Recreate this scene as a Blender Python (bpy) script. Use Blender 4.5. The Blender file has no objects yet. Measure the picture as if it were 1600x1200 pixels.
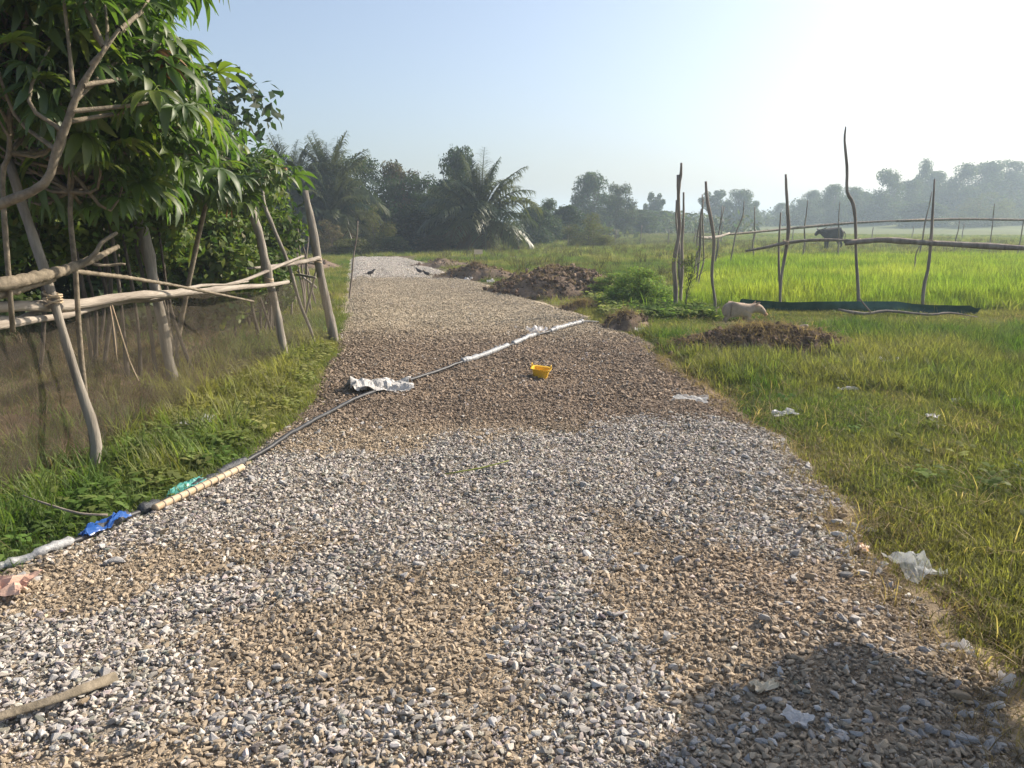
import bpy, bmesh, math, random
import numpy as np
from mathutils import Vector, Matrix, Euler
R = math.radians
SC = bpy.context.scene
COL = SC.collection

# ------------------------------------------------------------------ camera, sky, sun, exposure
cam_d = bpy.data.cameras.new('camera'); cam = bpy.data.objects.new('camera', cam_d); COL.objects.link(cam)
cam.location = (0, 0, 1.6); cam.rotation_euler = (R(78), 0, 0)
cam_d.sensor_width = 36; cam_d.lens = 27; cam_d.clip_start = 0.05; cam_d.clip_end = 4000
SC.camera = cam
SUN_AZ, SUN_EL = 61, 34            # degrees to the right of the viewing direction, degrees above the horizon
W = bpy.data.worlds.new('World'); SC.world = W; W.use_nodes = True
wn = W.node_tree.nodes; wl = W.node_tree.links
sky = wn.new('ShaderNodeTexSky'); sky.sky_type = 'NISHITA'; sky.sun_disc = False
sky.sun_elevation = R(SUN_EL); sky.sun_rotation = R(SUN_AZ)
sky.altitude = 0; sky.air_density = 1.0; sky.dust_density = 2.8; sky.ozone_density = 3.5
wn['Background'].inputs['Strength'].default_value = 0.102
hs = wn.new('ShaderNodeHueSaturation'); hs.inputs['Saturation'].default_value = 0.82   # hazy, milky air
wl.new(sky.outputs['Color'], hs.inputs['Color']); wl.new(hs.outputs['Color'], wn['Background'].inputs['Color'])
sun_d = bpy.data.lights.new('sun', 'SUN'); sun = bpy.data.objects.new('sun', sun_d); COL.objects.link(sun)
sun_d.energy = 4.3; sun_d.angle = R(0.6); sun_d.color = (1.0, 0.88, 0.73)
sdir = Vector((math.sin(R(SUN_AZ)) * math.cos(R(SUN_EL)), math.cos(R(SUN_AZ)) * math.cos(R(SUN_EL)), math.sin(R(SUN_EL))))
sun.rotation_euler = sdir.to_track_quat('Z', 'Y').to_euler(); sun.location = sdir * 50
SC.view_settings.view_transform = 'Standard'; SC.view_settings.look = 'None'
SC.view_settings.exposure = 0.86; SC.view_settings.gamma = 1.0
SC.render.engine = 'CYCLES'
SC.cycles.use_denoising = True
SC.cycles.max_bounces = 8; SC.cycles.diffuse_bounces = 3; SC.cycles.transparent_max_bounces = 16
SC.cycles.volume_bounces = 1

# ------------------------------------------------------------------ helpers
rng = np.random.default_rng(7)
random.seed(7)

def _hash(ix, iy, s):
    n = (ix.astype(np.int64) * 374761393 + iy.astype(np.int64) * 668265263 + s * 974634777) & 0xffffffff
    n = ((n ^ (n >> 13)) * 1274126177) & 0xffffffff
    return ((n ^ (n >> 16)) & 0xffff) / 65535.0
def vnoise(x, y, s=0):
    x = np.asarray(x, float); y = np.asarray(y, float)
    ix = np.floor(x); iy = np.floor(y); fx = x - ix; fy = y - iy
    fx = fx * fx * (3 - 2 * fx); fy = fy * fy * (3 - 2 * fy)
    a = _hash(ix, iy, s); b = _hash(ix + 1, iy, s); c = _hash(ix, iy + 1, s); d = _hash(ix + 1, iy + 1, s)
    return (a * (1 - fx) + b * fx) * (1 - fy) + (c * (1 - fx) + d * fx) * fy
def fbm(x, y, s=0, o=4):
    t = 0; a = 0.5
    for k in range(o):
        t = t + a * vnoise(x, y, s + k * 17); x = x * 2.03 + 5.1; y = y * 2.03 + 1.7; a *= 0.5
    return t / (1 - 0.5 ** o)
def sst(a, b, x):
    t = np.clip((x - a) / (b - a), 0, 1); return t * t * (3 - 2 * t)

def wloc(o):
    p = Vector((0, 0, 0))
    while o is not None: p = p + o.location; o = o.parent
    return p
def tag(o, label=None, cat=None, group=None, kind=None):
    if label: o['label'] = label
    if cat: o['category'] = cat
    if group: o['group'] = group
    if kind: o['kind'] = kind
    return o
def thing(name, label, cat, loc=(0, 0, 0), group=None):
    o = bpy.data.objects.new(name, None); COL.objects.link(o); o.location = loc
    o.empty_display_size = 0.1
    return tag(o, label, cat, group)
def mesh(name, V, F, mat, smooth=False, tint=None):
    V = np.asarray(V, dtype=np.float32); me = bpy.data.meshes.new(name)
    if isinstance(F, np.ndarray):
        n, k = F.shape
        me.vertices.add(len(V)); me.vertices.foreach_set('co', V.ravel())
        me.loops.add(n * k); me.loops.foreach_set('vertex_index', F.astype(np.int32).ravel())
        me.polygons.add(n); me.polygons.foreach_set('loop_start', np.arange(0, n * k, k, dtype=np.int32))
        me.polygons.foreach_set('loop_total', np.full(n, k, dtype=np.int32)); me.update(calc_edges=True)
    else:
        me.from_pydata([tuple(map(float, v)) for v in V], [], [tuple(int(i) for i in f) for f in F]); me.update()
    if smooth: me.polygons.foreach_set('use_smooth', np.ones(len(me.polygons), dtype=bool))
    if tint is not None:
        a = me.attributes.new('tint', 'FLOAT_COLOR', 'POINT')
        t = np.ones((len(V), 4), dtype=np.float32); t[:, :3] = tint; a.data.foreach_set('color', t.ravel())
    if mat: me.materials.append(mat)
    return me
def mk(name, V, F, mat, parent=None, smooth=False, tint=None):
    """V in world coordinates; linked as one mesh object"""
    V = np.asarray(V, dtype=np.float32)
    if parent is not None: V = V - np.array(wloc(parent), dtype=np.float32)
    o = bpy.data.objects.new(name, mesh(name, V, F, mat, smooth, tint)); COL.objects.link(o); o.parent = parent
    return o
def put(name, me, parent=None, loc=(0, 0, 0), rot=(0, 0, 0), scl=(1, 1, 1)):
    o = bpy.data.objects.new(name, me); COL.objects.link(o); o.parent = parent
    o.location = loc; o.rotation_euler = rot; o.scale = scl
    return o
class Geo:
    def __init__(s): s.V = []; s.F = []; s.n = 0
    def add(s, V, F):
        V = np.asarray(V, float); s.V.append(V); s.F += [tuple(i + s.n for i in f) for f in F]; s.n += len(V); return s
    def out(s): return np.concatenate(s.V), s.F

def tube(pts, rad, sides=8, bump=0.0, seed=0, cap=True, sub=3, flat=1.0):
    """a branch-like tube through pts (Catmull-Rom), radii along it, lumpy by bump"""
    pts = np.asarray(pts, float); rad = np.asarray(rad if np.ndim(rad) else [rad] * len(pts), float)
    if len(rad) != len(pts): rad = np.interp(np.linspace(0, 1, len(pts)), np.linspace(0, 1, len(rad)), rad)
    if sub > 1 and len(pts) > 1:
        P = np.vstack([2 * pts[0] - pts[1], pts, 2 * pts[-1] - pts[-2]]); q = []; rr = []
        for i in range(1, len(P) - 2):
            for k in range(sub):
                t = k / sub; a, b, c, d = P[i - 1], P[i], P[i + 1], P[i + 2]
                q.append(0.5 * (2 * b + (c - a) * t + (2 * a - 5 * b + 4 * c - d) * t * t + (3 * b - a - 3 * c + d) * t ** 3))
                rr.append(rad[i - 1] * (1 - t) + rad[i] * t)
        q.append(pts[-1]); rr.append(rad[-1]); pts = np.array(q); rad = np.array(rr)
    n = len(pts); T = np.gradient(pts, axis=0); T /= np.linalg.norm(T, axis=1)[:, None] + 1e-9
    up = np.array([0, 0, 1.0]) if abs(T[0][2]) < 0.9 else np.array([1.0, 0, 0])
    r = np.random.default_rng(seed); V = []; U = np.cross(T[0], up); U /= np.linalg.norm(U)
    kn = np.clip(r.normal(1, bump * .8, n), .75, 1.3) if bump else np.ones(n)
    for i in range(n):
        U = U - T[i] * U.dot(T[i]); U /= np.linalg.norm(U); B = np.cross(T[i], U)
        for k in range(sides):
            a = 2 * math.pi * k / sides
            rr = rad[i] * kn[i] * (1 + bump * (r.random() - 0.5) * 2)
            V.append(pts[i] + rr * (math.cos(a) * U + flat * math.sin(a) * B))
    F = []
    for i in range(n - 1):
        for k in range(sides):
            a = i * sides + k; b = i * sides + (k + 1) % sides
            F.append((a, b, b + sides, a + sides))
    if cap: F.append(tuple(range(sides - 1, -1, -1))); F.append(tuple((n - 1) * sides + k for k in range(sides)))
    return np.array(V), F
def wobble(p, q, n, amp, seed):
    r = np.random.default_rng(seed); t = np.linspace(0, 1, n)[:, None]
    P = np.array(p, float) * (1 - t) + np.array(q, float) * t
    P[1:-1] += r.normal(0, amp, (n - 2, 3)); return P
def box(c, s, rz=0):
    c = np.array(c, float); h = np.array(s, float) / 2
    V = np.array([[x, y, z] for x in (-1, 1) for y in (-1, 1) for z in (-1, 1)], float) * h
    ca, sa = math.cos(rz), math.sin(rz); V = V @ np.array([[ca, sa, 0], [-sa, ca, 0], [0, 0, 1]])
    return V + c, [(0, 1, 3, 2), (4, 6, 7, 5), (0, 4, 5, 1), (2, 3, 7, 6), (0, 2, 6, 4), (1, 5, 7, 3)]

# ------------------------------------------------------------------ materials
def nd(t, kind, **kw):
    n = t.nodes.new(kind)
    for k, v in kw.items(): setattr(n, k, v)
    return n
def base_mat(name):
    m = bpy.data.materials.new(name); m.use_nodes = True; t = m.node_tree; t.nodes.clear()
    out = nd(t, 'ShaderNodeOutputMaterial'); return m, t, out
def noise(t, scale, detail=4, vec=None, rough=0.6):
    n = nd(t, 'ShaderNodeTexNoise'); n.inputs['Scale'].default_value = scale; n.inputs['Detail'].default_value = detail
    n.inputs['Roughness'].default_value = rough
    if vec: t.links.new(vec, n.inputs['Vector'])
    return n
def mulcol(t, a, b):
    m = nd(t, 'ShaderNodeMix', data_type='RGBA', blend_type='MULTIPLY'); m.inputs[0].default_value = 1
    for s, i in ((a, 6), (b, 7)):
        if isinstance(s, tuple): m.inputs[i].default_value = (*s, 1)
        else: t.links.new(s, m.inputs[i])
    return m.outputs[2]
def ramp(t, fac, c0, c1, p0=0.3, p1=0.7):
    r = nd(t, 'ShaderNodeValToRGB'); t.links.new(fac, r.inputs[0])
    r.color_ramp.elements[0].position = p0; r.color_ramp.elements[1].position = p1
    r.color_ramp.elements[0].color = (*c0, 1); r.color_ramp.elements[1].color = (*c1, 1)
    return r.outputs[0]
def solid(name, c0, c1=None, scale=8, rough=0.8, bump=0.0, bscale=30, stretch=(1, 1, 1), tint=None, spec=0.3, metal=0):
    m, t, out = base_mat(name); p = nd(t, 'ShaderNodeBsdfPrincipled'); t.links.new(p.outputs[0], out.inputs[0])
    tc = nd(t, 'ShaderNodeTexCoord'); mp = nd(t, 'ShaderNodeMapping'); mp.inputs['Scale'].default_value = stretch
    t.links.new(tc.outputs['Object'], mp.inputs[0])
    n = noise(t, scale, 5, mp.outputs[0]); c = ramp(t, n.outputs[0], c0, c1 or c0)
    if tint:
        a = nd(t, 'ShaderNodeAttribute', attribute_name='tint', attribute_type=tint)
        c = mulcol(t, c, a.outputs['Color'])
    t.links.new(c, p.inputs['Base Color']); p.inputs['Roughness'].default_value = rough
    p.inputs['Specular IOR Level'].default_value = spec; p.inputs['Metallic'].default_value = metal
    if bump:
        n2 = noise(t, bscale, 6, mp.outputs[0]); b = nd(t, 'ShaderNodeBump'); b.inputs['Strength'].default_value = bump
        b.inputs['Distance'].default_value = 0.02
        t.links.new(n2.outputs[0], b.inputs['Height']); t.links.new(b.outputs[0], p.inputs['Normal'])
    return m
def leafy(name, col, trans=0.45, tint=None, gloss=0.12, rough=0.45, objcol=False, rnd=False, tcol=None):
    """leaf: diffuse + translucent light through the blade + a little sheen"""
    m, t, out = base_mat(name); c = None
    rgb = nd(t, 'ShaderNodeRGB'); rgb.outputs[0].default_value = (*col, 1); c = rgb.outputs[0]
    if tint:
        a = nd(t, 'ShaderNodeAttribute', attribute_name='tint', attribute_type=tint); c = mulcol(t, c, a.outputs['Color'])
    oi = None
    if objcol or rnd: oi = nd(t, 'ShaderNodeObjectInfo')
    if objcol: c = mulcol(t, c, oi.outputs['Color'])
    if rnd: c = mulcol(t, c, ramp(t, oi.outputs['Random'], (0.65, 0.75, 0.75), (1.75, 1.35, 0.95), 0, 1))
    d = nd(t, 'ShaderNodeBsdfDiffuse'); tr = nd(t, 'ShaderNodeBsdfTranslucent'); g = nd(t, 'ShaderNodeBsdfGlossy')
    g.inputs['Roughness'].default_value = rough; g.inputs['Color'].default_value = (0.8, 0.8, 0.8, 1)
    t.links.new(c, d.inputs[0]); t.links.new(mulcol(t, c, tcol or (1.25, 1.35, 0.6)), tr.inputs[0])
    m1 = nd(t, 'ShaderNodeMixShader'); m1.inputs[0].default_value = trans
    t.links.new(d.outputs[0], m1.inputs[1]); t.links.new(tr.outputs[0], m1.inputs[2])
    m2 = nd(t, 'ShaderNodeMixShader'); m2.inputs[0].default_value = gloss
    t.links.new(m1.outputs[0], m2.inputs[1]); t.links.new(g.outputs[0], m2.inputs[2])
    t.links.new(m2.outputs[0], out.inputs[0]); return m
def film(name, col, alpha, rough=0.25, var=0.3, trans=0.4):
    """thin plastic film or netting: partly see-through"""
    m, t, out = base_mat(name); tp = nd(t, 'ShaderNodeBsdfTransparent')
    p = nd(t, 'ShaderNodeBsdfPrincipled'); p.inputs['Base Color'].default_value = (*col, 1); p.inputs['Roughness'].default_value = rough
    tl = nd(t, 'ShaderNodeBsdfTranslucent'); tl.inputs[0].default_value = (*col, 1)
    mx = nd(t, 'ShaderNodeMixShader'); mx.inputs[0].default_value = trans
    t.links.new(p.outputs[0], mx.inputs[1]); t.links.new(tl.outputs[0], mx.inputs[2])
    tc = nd(t, 'ShaderNodeTexCoord'); n = noise(t, 6, 4, tc.outputs['Object'])
    mr = nd(t, 'ShaderNodeMapRange'); t.links.new(n.outputs[0], mr.inputs[0])
    mr.inputs[1].default_value = 0.3; mr.inputs[2].default_value = 0.7
    mr.inputs[3].default_value = max(0, alpha - var / 2); mr.inputs[4].default_value = min(1, alpha + var / 2)
    ms = nd(t, 'ShaderNodeMixShader'); t.links.new(mr.outputs[0], ms.inputs[0])
    t.links.new(tp.outputs[0], ms.inputs[1]); t.links.new(mx.outputs[0], ms.inputs[2]); t.links.new(ms.outputs[0], out.inputs[0])
    return m

M = dict(
    bark=solid('weathered_wood', (0.15, 0.13, 0.105), (0.36, 0.325, 0.27), 14, 0.9, 0.6, 40, (1, 1, 0.15)),
    rail=solid('bleached_wood', (0.19, 0.16, 0.13), (0.44, 0.39, 0.325), 14, 0.85, 0.7, 60, (1, 0.12, 1)),
    darkbark=solid('dark_bark', (0.05, 0.04, 0.03), (0.13, 0.11, 0.09), 8, 0.95, 0.7, 20),
    pole=solid('grey_pole_wood', (0.15, 0.12, 0.095), (0.34, 0.29, 0.24), 12, 0.9, 0.5, 40, (1, 1, 0.15)),
    stem=solid('cassava_bark', (0.12, 0.1, 0.07), (0.3, 0.25, 0.18), 18, 0.8, 0.5, 50),
    stone=solid('crushed_stone', (0.6, 0.6, 0.6), (1, 1, 1), 18, 0.85, 0.35, 60, tint='INSTANCER'),
    clod=solid('soil_clod', (0.6, 0.6, 0.6), (1, 1, 1), 9, 0.95, 0.5, 60, tint='INSTANCER'),
    soil=solid('heap_soil', (0.1, 0.072, 0.052), (0.28, 0.205, 0.145), 5, 0.95, 0.8, 25),
    bamboo=solid('dry_bamboo', (0.42, 0.31, 0.19), (0.6, 0.47, 0.32), 6, 0.6, 0.2, 40),
    grass=leafy('grass_blade', (1, 1, 1), 0.5, 'INSTANCER', 0.02, 0.6),
    leaf=leafy('tree_leaf', (1, 1, 1), 0.4, 'GEOMETRY', 0.02, 0.5, objcol=True),
    cass=leafy('cassava_leaf', (0.098, 0.15, 0.046), 0.5, None, 0.05, 0.5, rnd=True, tcol=(1.2, 1.5, 0.5)),
    cassi=leafy('cassava_leaf_mass', (0.098, 0.15, 0.046), 0.5, 'INSTANCER', 0.05, 0.5, tcol=(1.2, 1.5, 0.5)),
    dryleaf=leafy('dry_leaf', (0.26, 0.13, 0.06), 0.4, None, 0.05, tcol=(1.2, 1.0, 0.7)),
    palm=leafy('palm_leaf', (0.07, 0.10, 0.055), 0.3, None, 0.06, 0.4, rnd=True),
    palmdry=leafy('dry_palm_leaf', (0.11, 0.085, 0.06), 0.2, None, 0.0, rnd=True, tcol=(1, 1, 0.9)),
    net=film('grey_netting', (0.15, 0.125, 0.09), 0.32, 0.9, 0.24, 0.5),
    farnet=film('far_netting', (0.2, 0.19, 0.16), 0.4, 0.9, 0.2, 0.5),
    clear=film('clear_plastic', (0.75, 0.77, 0.76), 0.42, 0.12, 0.5, 0.3),
    white=film('white_plastic', (0.78, 0.76, 0.74), 0.9, 0.3, 0.1, 0.35),
    sack=solid('woven_sack', (0.36, 0.34, 0.31), (0.62, 0.6, 0.57), 12, 0.5, 0.4, 60),
    greywrap=solid('grey_plastic', (0.22, 0.23, 0.24), (0.5, 0.5, 0.49), 25, 0.35, 0.5, 40),
    blackwrap=solid('black_plastic', (0.03, 0.032, 0.036), (0.1, 0.105, 0.11), 25, 0.4, 0.5, 60),
    hose=solid('black_hose', (0.02, 0.02, 0.022), (0.06, 0.06, 0.06), 12, 0.45),
    blue=film('blue_plastic', (0.04, 0.15, 0.5), 0.94, 0.25, 0.08, 0.3),
    teal=film('teal_plastic', (0.12, 0.46, 0.42), 0.88, 0.25, 0.12, 0.35),
    yellow=solid('yellow_plastic', (0.70, 0.42, 0.03), (0.82, 0.52, 0.05), 9, 0.4),
    cream=solid('cream_board', (0.62, 0.52, 0.36), (0.72, 0.62, 0.46), 9, 0.7),
    cloth=solid('pink_cloth', (0.48, 0.28, 0.2), (0.62, 0.42, 0.32), 9, 0.9, 0.4, 30),
    tarp=solid('green_tarp', (0.02, 0.07, 0.05), (0.05, 0.13, 0.09), 6, 0.5, 0.3, 20),
    pig=solid('pale_hide', (0.36, 0.27, 0.19), (0.5, 0.385, 0.28), 14, 0.85, 0.2, 60),
    ear=solid('pink_ear', (0.5, 0.28, 0.15), (0.6, 0.36, 0.2), 14, 0.8),
    buffalo=solid('dark_hide', (0.018, 0.015, 0.014), (0.045, 0.038, 0.034), 10, 0.8, 0.2, 40),
    horn=solid('horn', (0.12, 0.1, 0.08), (0.22, 0.19, 0.15), 10, 0.6),
    bird=solid('dark_feathers', (0.02, 0.02, 0.024), (0.06, 0.055, 0.055), 40, 0.7),
    hoof=solid('hoof', (0.05, 0.04, 0.035), (0.1, 0.08, 0.06), 10, 0.7),
    thatch=solid('palm_thatch', (0.2, 0.15, 0.09), (0.4, 0.31, 0.2), 14, 0.95, 0.6, 40, (1, 0.2, 1)),
    print=solid('printed_wrapper', (0.75, 0.72, 0.68), (0.8, 0.42, 0.12), 14, 0.35),
)

# ------------------------------------------------------------------ the lie of the land
RY = np.array([-4, 2.0, 2.7, 3.2, 4.0, 5.0, 6.0, 7.85, 10.5, 12.6, 14.3, 16.8, 20.8, 24.7, 29.6, 33.8])
RX = np.array([1.55, 1.65, 1.7, 1.71, 1.78, 1.92, 1.92, 1.87, 1.77, 1.37, .84, 0, -1.03, -2.25, -3.41, -4.7])
LY = np.array([-4, 2.0, 3.3, 3.63, 4.07, 4.68, 5.31, 6.46, 9, 14.5, 20.8, 33.8])
LX = np.array([-2.8, -2.6, -2.36, -2.2, -2.04, -1.86, -1.75, -1.78, -2.13, -3.09, -4.34, -6.94])
def road_r(y, x=0): return np.interp(y, RY, RX) + (fbm(y * 1.6, y * 0 + 3.3, 5, 3) - 0.5) * 0.34
def road_l(y): return np.interp(y, LY, LX) + (fbm(y * 1.3, y * 0 + 9.3, 6, 3) - 0.5) * 0.16
def H(x, y):
    """ground height"""
    x = np.asarray(x, float); y = np.asarray(y, float)
    h = (fbm(x * 0.5, y * 0.5, 1, 4) - 0.5) * 0.10 + (fbm(x * 3, y * 3, 2, 3) - 0.5) * 0.03
    h = h + (fbm(x * 0.06, y * 0.06, 3, 2) - 0.5) * 0.5 * sst(18, 50, y)
    h = h + 0.26 * sst(-3.0, -3.9, x) * sst(3.6, 5.2, y) * sst(11, 8.5, y) * (0.6 + 0.8 * fbm(x * 1.2, y * 1.2, 8, 3))
    h = h + 9.0 * np.exp(-(((x - 135) / 55) ** 2 + ((y - 205) / 45) ** 2))
    inr = sst(-0.35, 0.1, x - road_l(y)) * sst(-0.35, 0.1, road_r(y) - x) * sst(35.5, 34, y)
    return h * (1 - 0.8 * inr) - 0.05 * inr
def HR(x, y):
    """road surface height"""
    x = np.asarray(x, float); y = np.asarray(y, float)
    u = (x - road_l(y)) / (road_r(y) - road_l(y) + 1e-6); c = np.clip(4 * u * (1 - u), -0.5, 1)
    h = 0.045 * np.clip(c * 3, -1.2, 1) + (fbm(x * 2.2, y * 2.2, 11, 4) - 0.5) * 0.05 + (fbm(x * 9, y * 9, 12, 3) - 0.5) * 0.018
    return h - 0.05 * np.exp(-((u - 0.30) / 0.07) ** 2) * 0.4 - 0.05 * np.exp(-((u - 0.72) / 0.07) ** 2) * 0.4
def seg(x, y, a, b):
    ax, ay = a; bx, by = b; t = np.clip(((x - ax) * (bx - ax) + (y - ay) * (by - ay)) / ((bx - ax) ** 2 + (by - ay) ** 2), 0, 1)
    return np.hypot(x - ax - t * (bx - ax), y - ay - t * (by - ay))
def grey(x, y):
    """how much of the road's surface here is fresh crushed stone (1) rather than bare laterite soil (0)"""
    n = (fbm(x * 2.3, y * 2.3, 21, 4) - 0.5); n2 = n * 0.9
    top = np.interp(x, [-1.8, -.9, -.2, .5, 1.0, 1.7, 1.9], [5.35, 5.15, 5.5, 5.65, 5.85, 6.15, 5.7])
    g = sst(-0.32, 0.28, top - y + n2 * 1.5) * sst(-0.22, 0.22, y - 3.75 + 0.25 * x * (x > 0) * -1 + n2 * 1.2)
    def blob(d, w): return sst(w * 1.15, w * 0.3, d + n2 * 0.9 * w / 0.35)
    g = np.maximum(g, blob(seg(x, y, (-2.1, 2.3), (-1.55, 2.35)), 0.42))
    g = np.maximum(g, blob(seg(x, y, (-1.9, 2.6), (-0.95, 3.2)), 0.24))
    g = np.maximum(g, blob(seg(x, y, (-0.95, 3.2), (-0.3, 3.8)), 0.33))
    g = np.maximum(g, blob(seg(x, y, (-1.9, 3.55), (-1.1, 3.9)), 0.36))
    g = np.maximum(g, blob(seg(x, y, (0.14, 3.9), (0.24, 1.6)), 0.28))
    g = np.maximum(g, 0.75 * blob(seg(x, y, (-0.75, 2.15), (0.0, 2.05)), 0.2))
    g = np.maximum(g, blob(seg(x, y, (0.9, 4.2), (1.55, 3.55)), 0.34))
    far = sst(21.2, 22.2, y + n2 * 1.5)
    return np.clip(np.maximum(g, far), 0, 1)
def dirtcol(x, y):
    n = fbm(x * 1.7, y * 1.7, 31, 4)[..., None]; n2 = fbm(x * 7, y * 7, 32, 3)[..., None]
    tan = np.array([0.37, 0.295, 0.205]); brown = np.array([0.26, 0.196, 0.138]); pale = np.array([0.41, 0.345, 0.25])
    b = (sst(5.3, 6.2, y) * sst(12.5, 9.0, y))[..., None]; f = sst(9.5, 13.0, y)[..., None]
    rb = np.exp(-(((x - 1.15) / 0.5) ** 2 + ((y - 3.1) / 0.5) ** 2))[..., None] * 0.6
    c = tan * (1 - b) + brown * b; c = c * (1 - f) + pale * f; c = c * (1 - rb) + brown * 1.25 * rb
    return c * (0.72 + 0.4 * n + 0.2 * n2)

# ------------------------------------------------------------------ ground sheet
def axis(parts):
    a = [np.linspace(p, q, n, endpoint=False) for p, q, n in parts]; return np.concatenate(a + [[parts[-1][1]]])
gx = axis([(-900, -200, 12), (-200, -40, 24), (-40, -10, 40), (-10, 12, 190), (12, 45, 70), (45, 220, 60), (220, 900, 12)])
gy = axis([(-300, -8, 10), (-8, 1, 20), (1, 20, 170), (20, 50, 110), (50, 240, 70), (240, 900, 14)])
X, Y = np.meshgrid(gx, gy)
nx, ny = len(gx), len(gy)
idx = np.arange(nx * ny).reshape(ny, nx)
GF = np.stack([idx[:-1, :-1].ravel(), idx[:-1, 1:].ravel(), idx[1:, 1:].ravel(), idx[1:, :-1].ravel()], 1)
gn = fbm(X * 0.35, Y * 0.35, 41, 4)[..., None]; gn2 = fbm(X * 1.8, Y * 1.8, 42, 4)[..., None]
green = np.array([0.085, 0.105, 0.03]); dry = np.array([0.2, 0.165, 0.085]); earth = np.array([0.17, 0.12, 0.08]); past = np.array([0.13, 0.15, 0.055])
fo = sst(0.35, 0.75, 0.5 * gn + 0.5 * gn2); gc = green * (1 - fo) + dry * fo
pf = sst(12, 26, Y)[..., None]; gc = gc * (1 - pf) + (past * (0.75 + 0.5 * gn2)) * pf
lf = (sst(-2.6, -3.1, X) * sst(13, 9, Y))[..., None]; gc = gc * (1 - lf) + (earth * 1.25 * (0.6 + 0.8 * gn2)) * lf
nr = (np.exp(-np.clip(X - road_r(Y), 0, 9) / 0.35) * (Y < 36) * (X > -6))[..., None] * 0.8
gc = gc * (1 - nr) + earth * (0.7 + 0.6 * gn2) * nr
bare = (sst(0.62, 0.72, fbm(X * 0.9, Y * 0.9, 44, 3)) * sst(60, 20, Y))[..., None] * 0.7
gc = gc * (1 - bare) + earth * bare
M['ground'] = solid('ground_soil', (0.75, 0.75, 0.75), (1.2, 1.2, 1.2), 3, 0.95, 0.5, 12, tint='GEOMETRY', spec=0.1)
ground = mk('ground', np.stack([X, Y, H(X, Y)], -1).reshape(-1, 3), GF, M['ground'], None, True, gc.reshape(-1, 3))
tag(ground, kind='structure')

# ------------------------------------------------------------------ road
ry = axis([(-3, 1.6, 40), (1.6, 8, 220), (8, 16, 150), (16, 34.2, 130)]); ru = np.linspace(-0.06, 1.06, 110)
U, Yr = np.meshgrid(ru, ry); Xr = road_l(Yr) + U * (road_r(Yr) - road_l(Yr))
ii = np.arange(U.size).reshape(U.shape)
RF = np.stack([ii[:-1, :-1].ravel(), ii[:-1, 1:].ravel(), ii[1:, 1:].ravel(), ii[1:, :-1].ravel()], 1)
g = grey(Xr, Yr)[..., None]; rc = dirtcol(Xr, Yr); gd = np.array([0.30, 0.265, 0.22]) * (1 + 1.1 * sst(21, 23, Yr)[..., None])
rc = rc * (1 - g * 0.8) + gd * g * 0.8
M['road'] = solid('road_laterite', (0.75, 0.75, 0.75), (1.15, 1.15, 1.15), 25, 0.95, 0.8, 70, tint='GEOMETRY', spec=0.1)
road = mk('gravel_road', np.stack([Xr, Yr, HR(Xr, Yr)], -1).reshape(-1, 3), RF, M['road'], None, True, rc.reshape(-1, 3))
tag(road, kind='structure')

def Z(x, y):
    """top surface: road where the road is, ground elsewhere"""
    x = np.asarray(x, float); y = np.asarray(y, float)
    on = (x > road_l(y)) & (x < road_r(y)) & (y < 34.2)
    return np.where(on, np.maximum(HR(x, y), H(x, y)), H(x, y))
def z1(x, y): return float(Z(np.array([x]), np.array([y]))[0])

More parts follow.
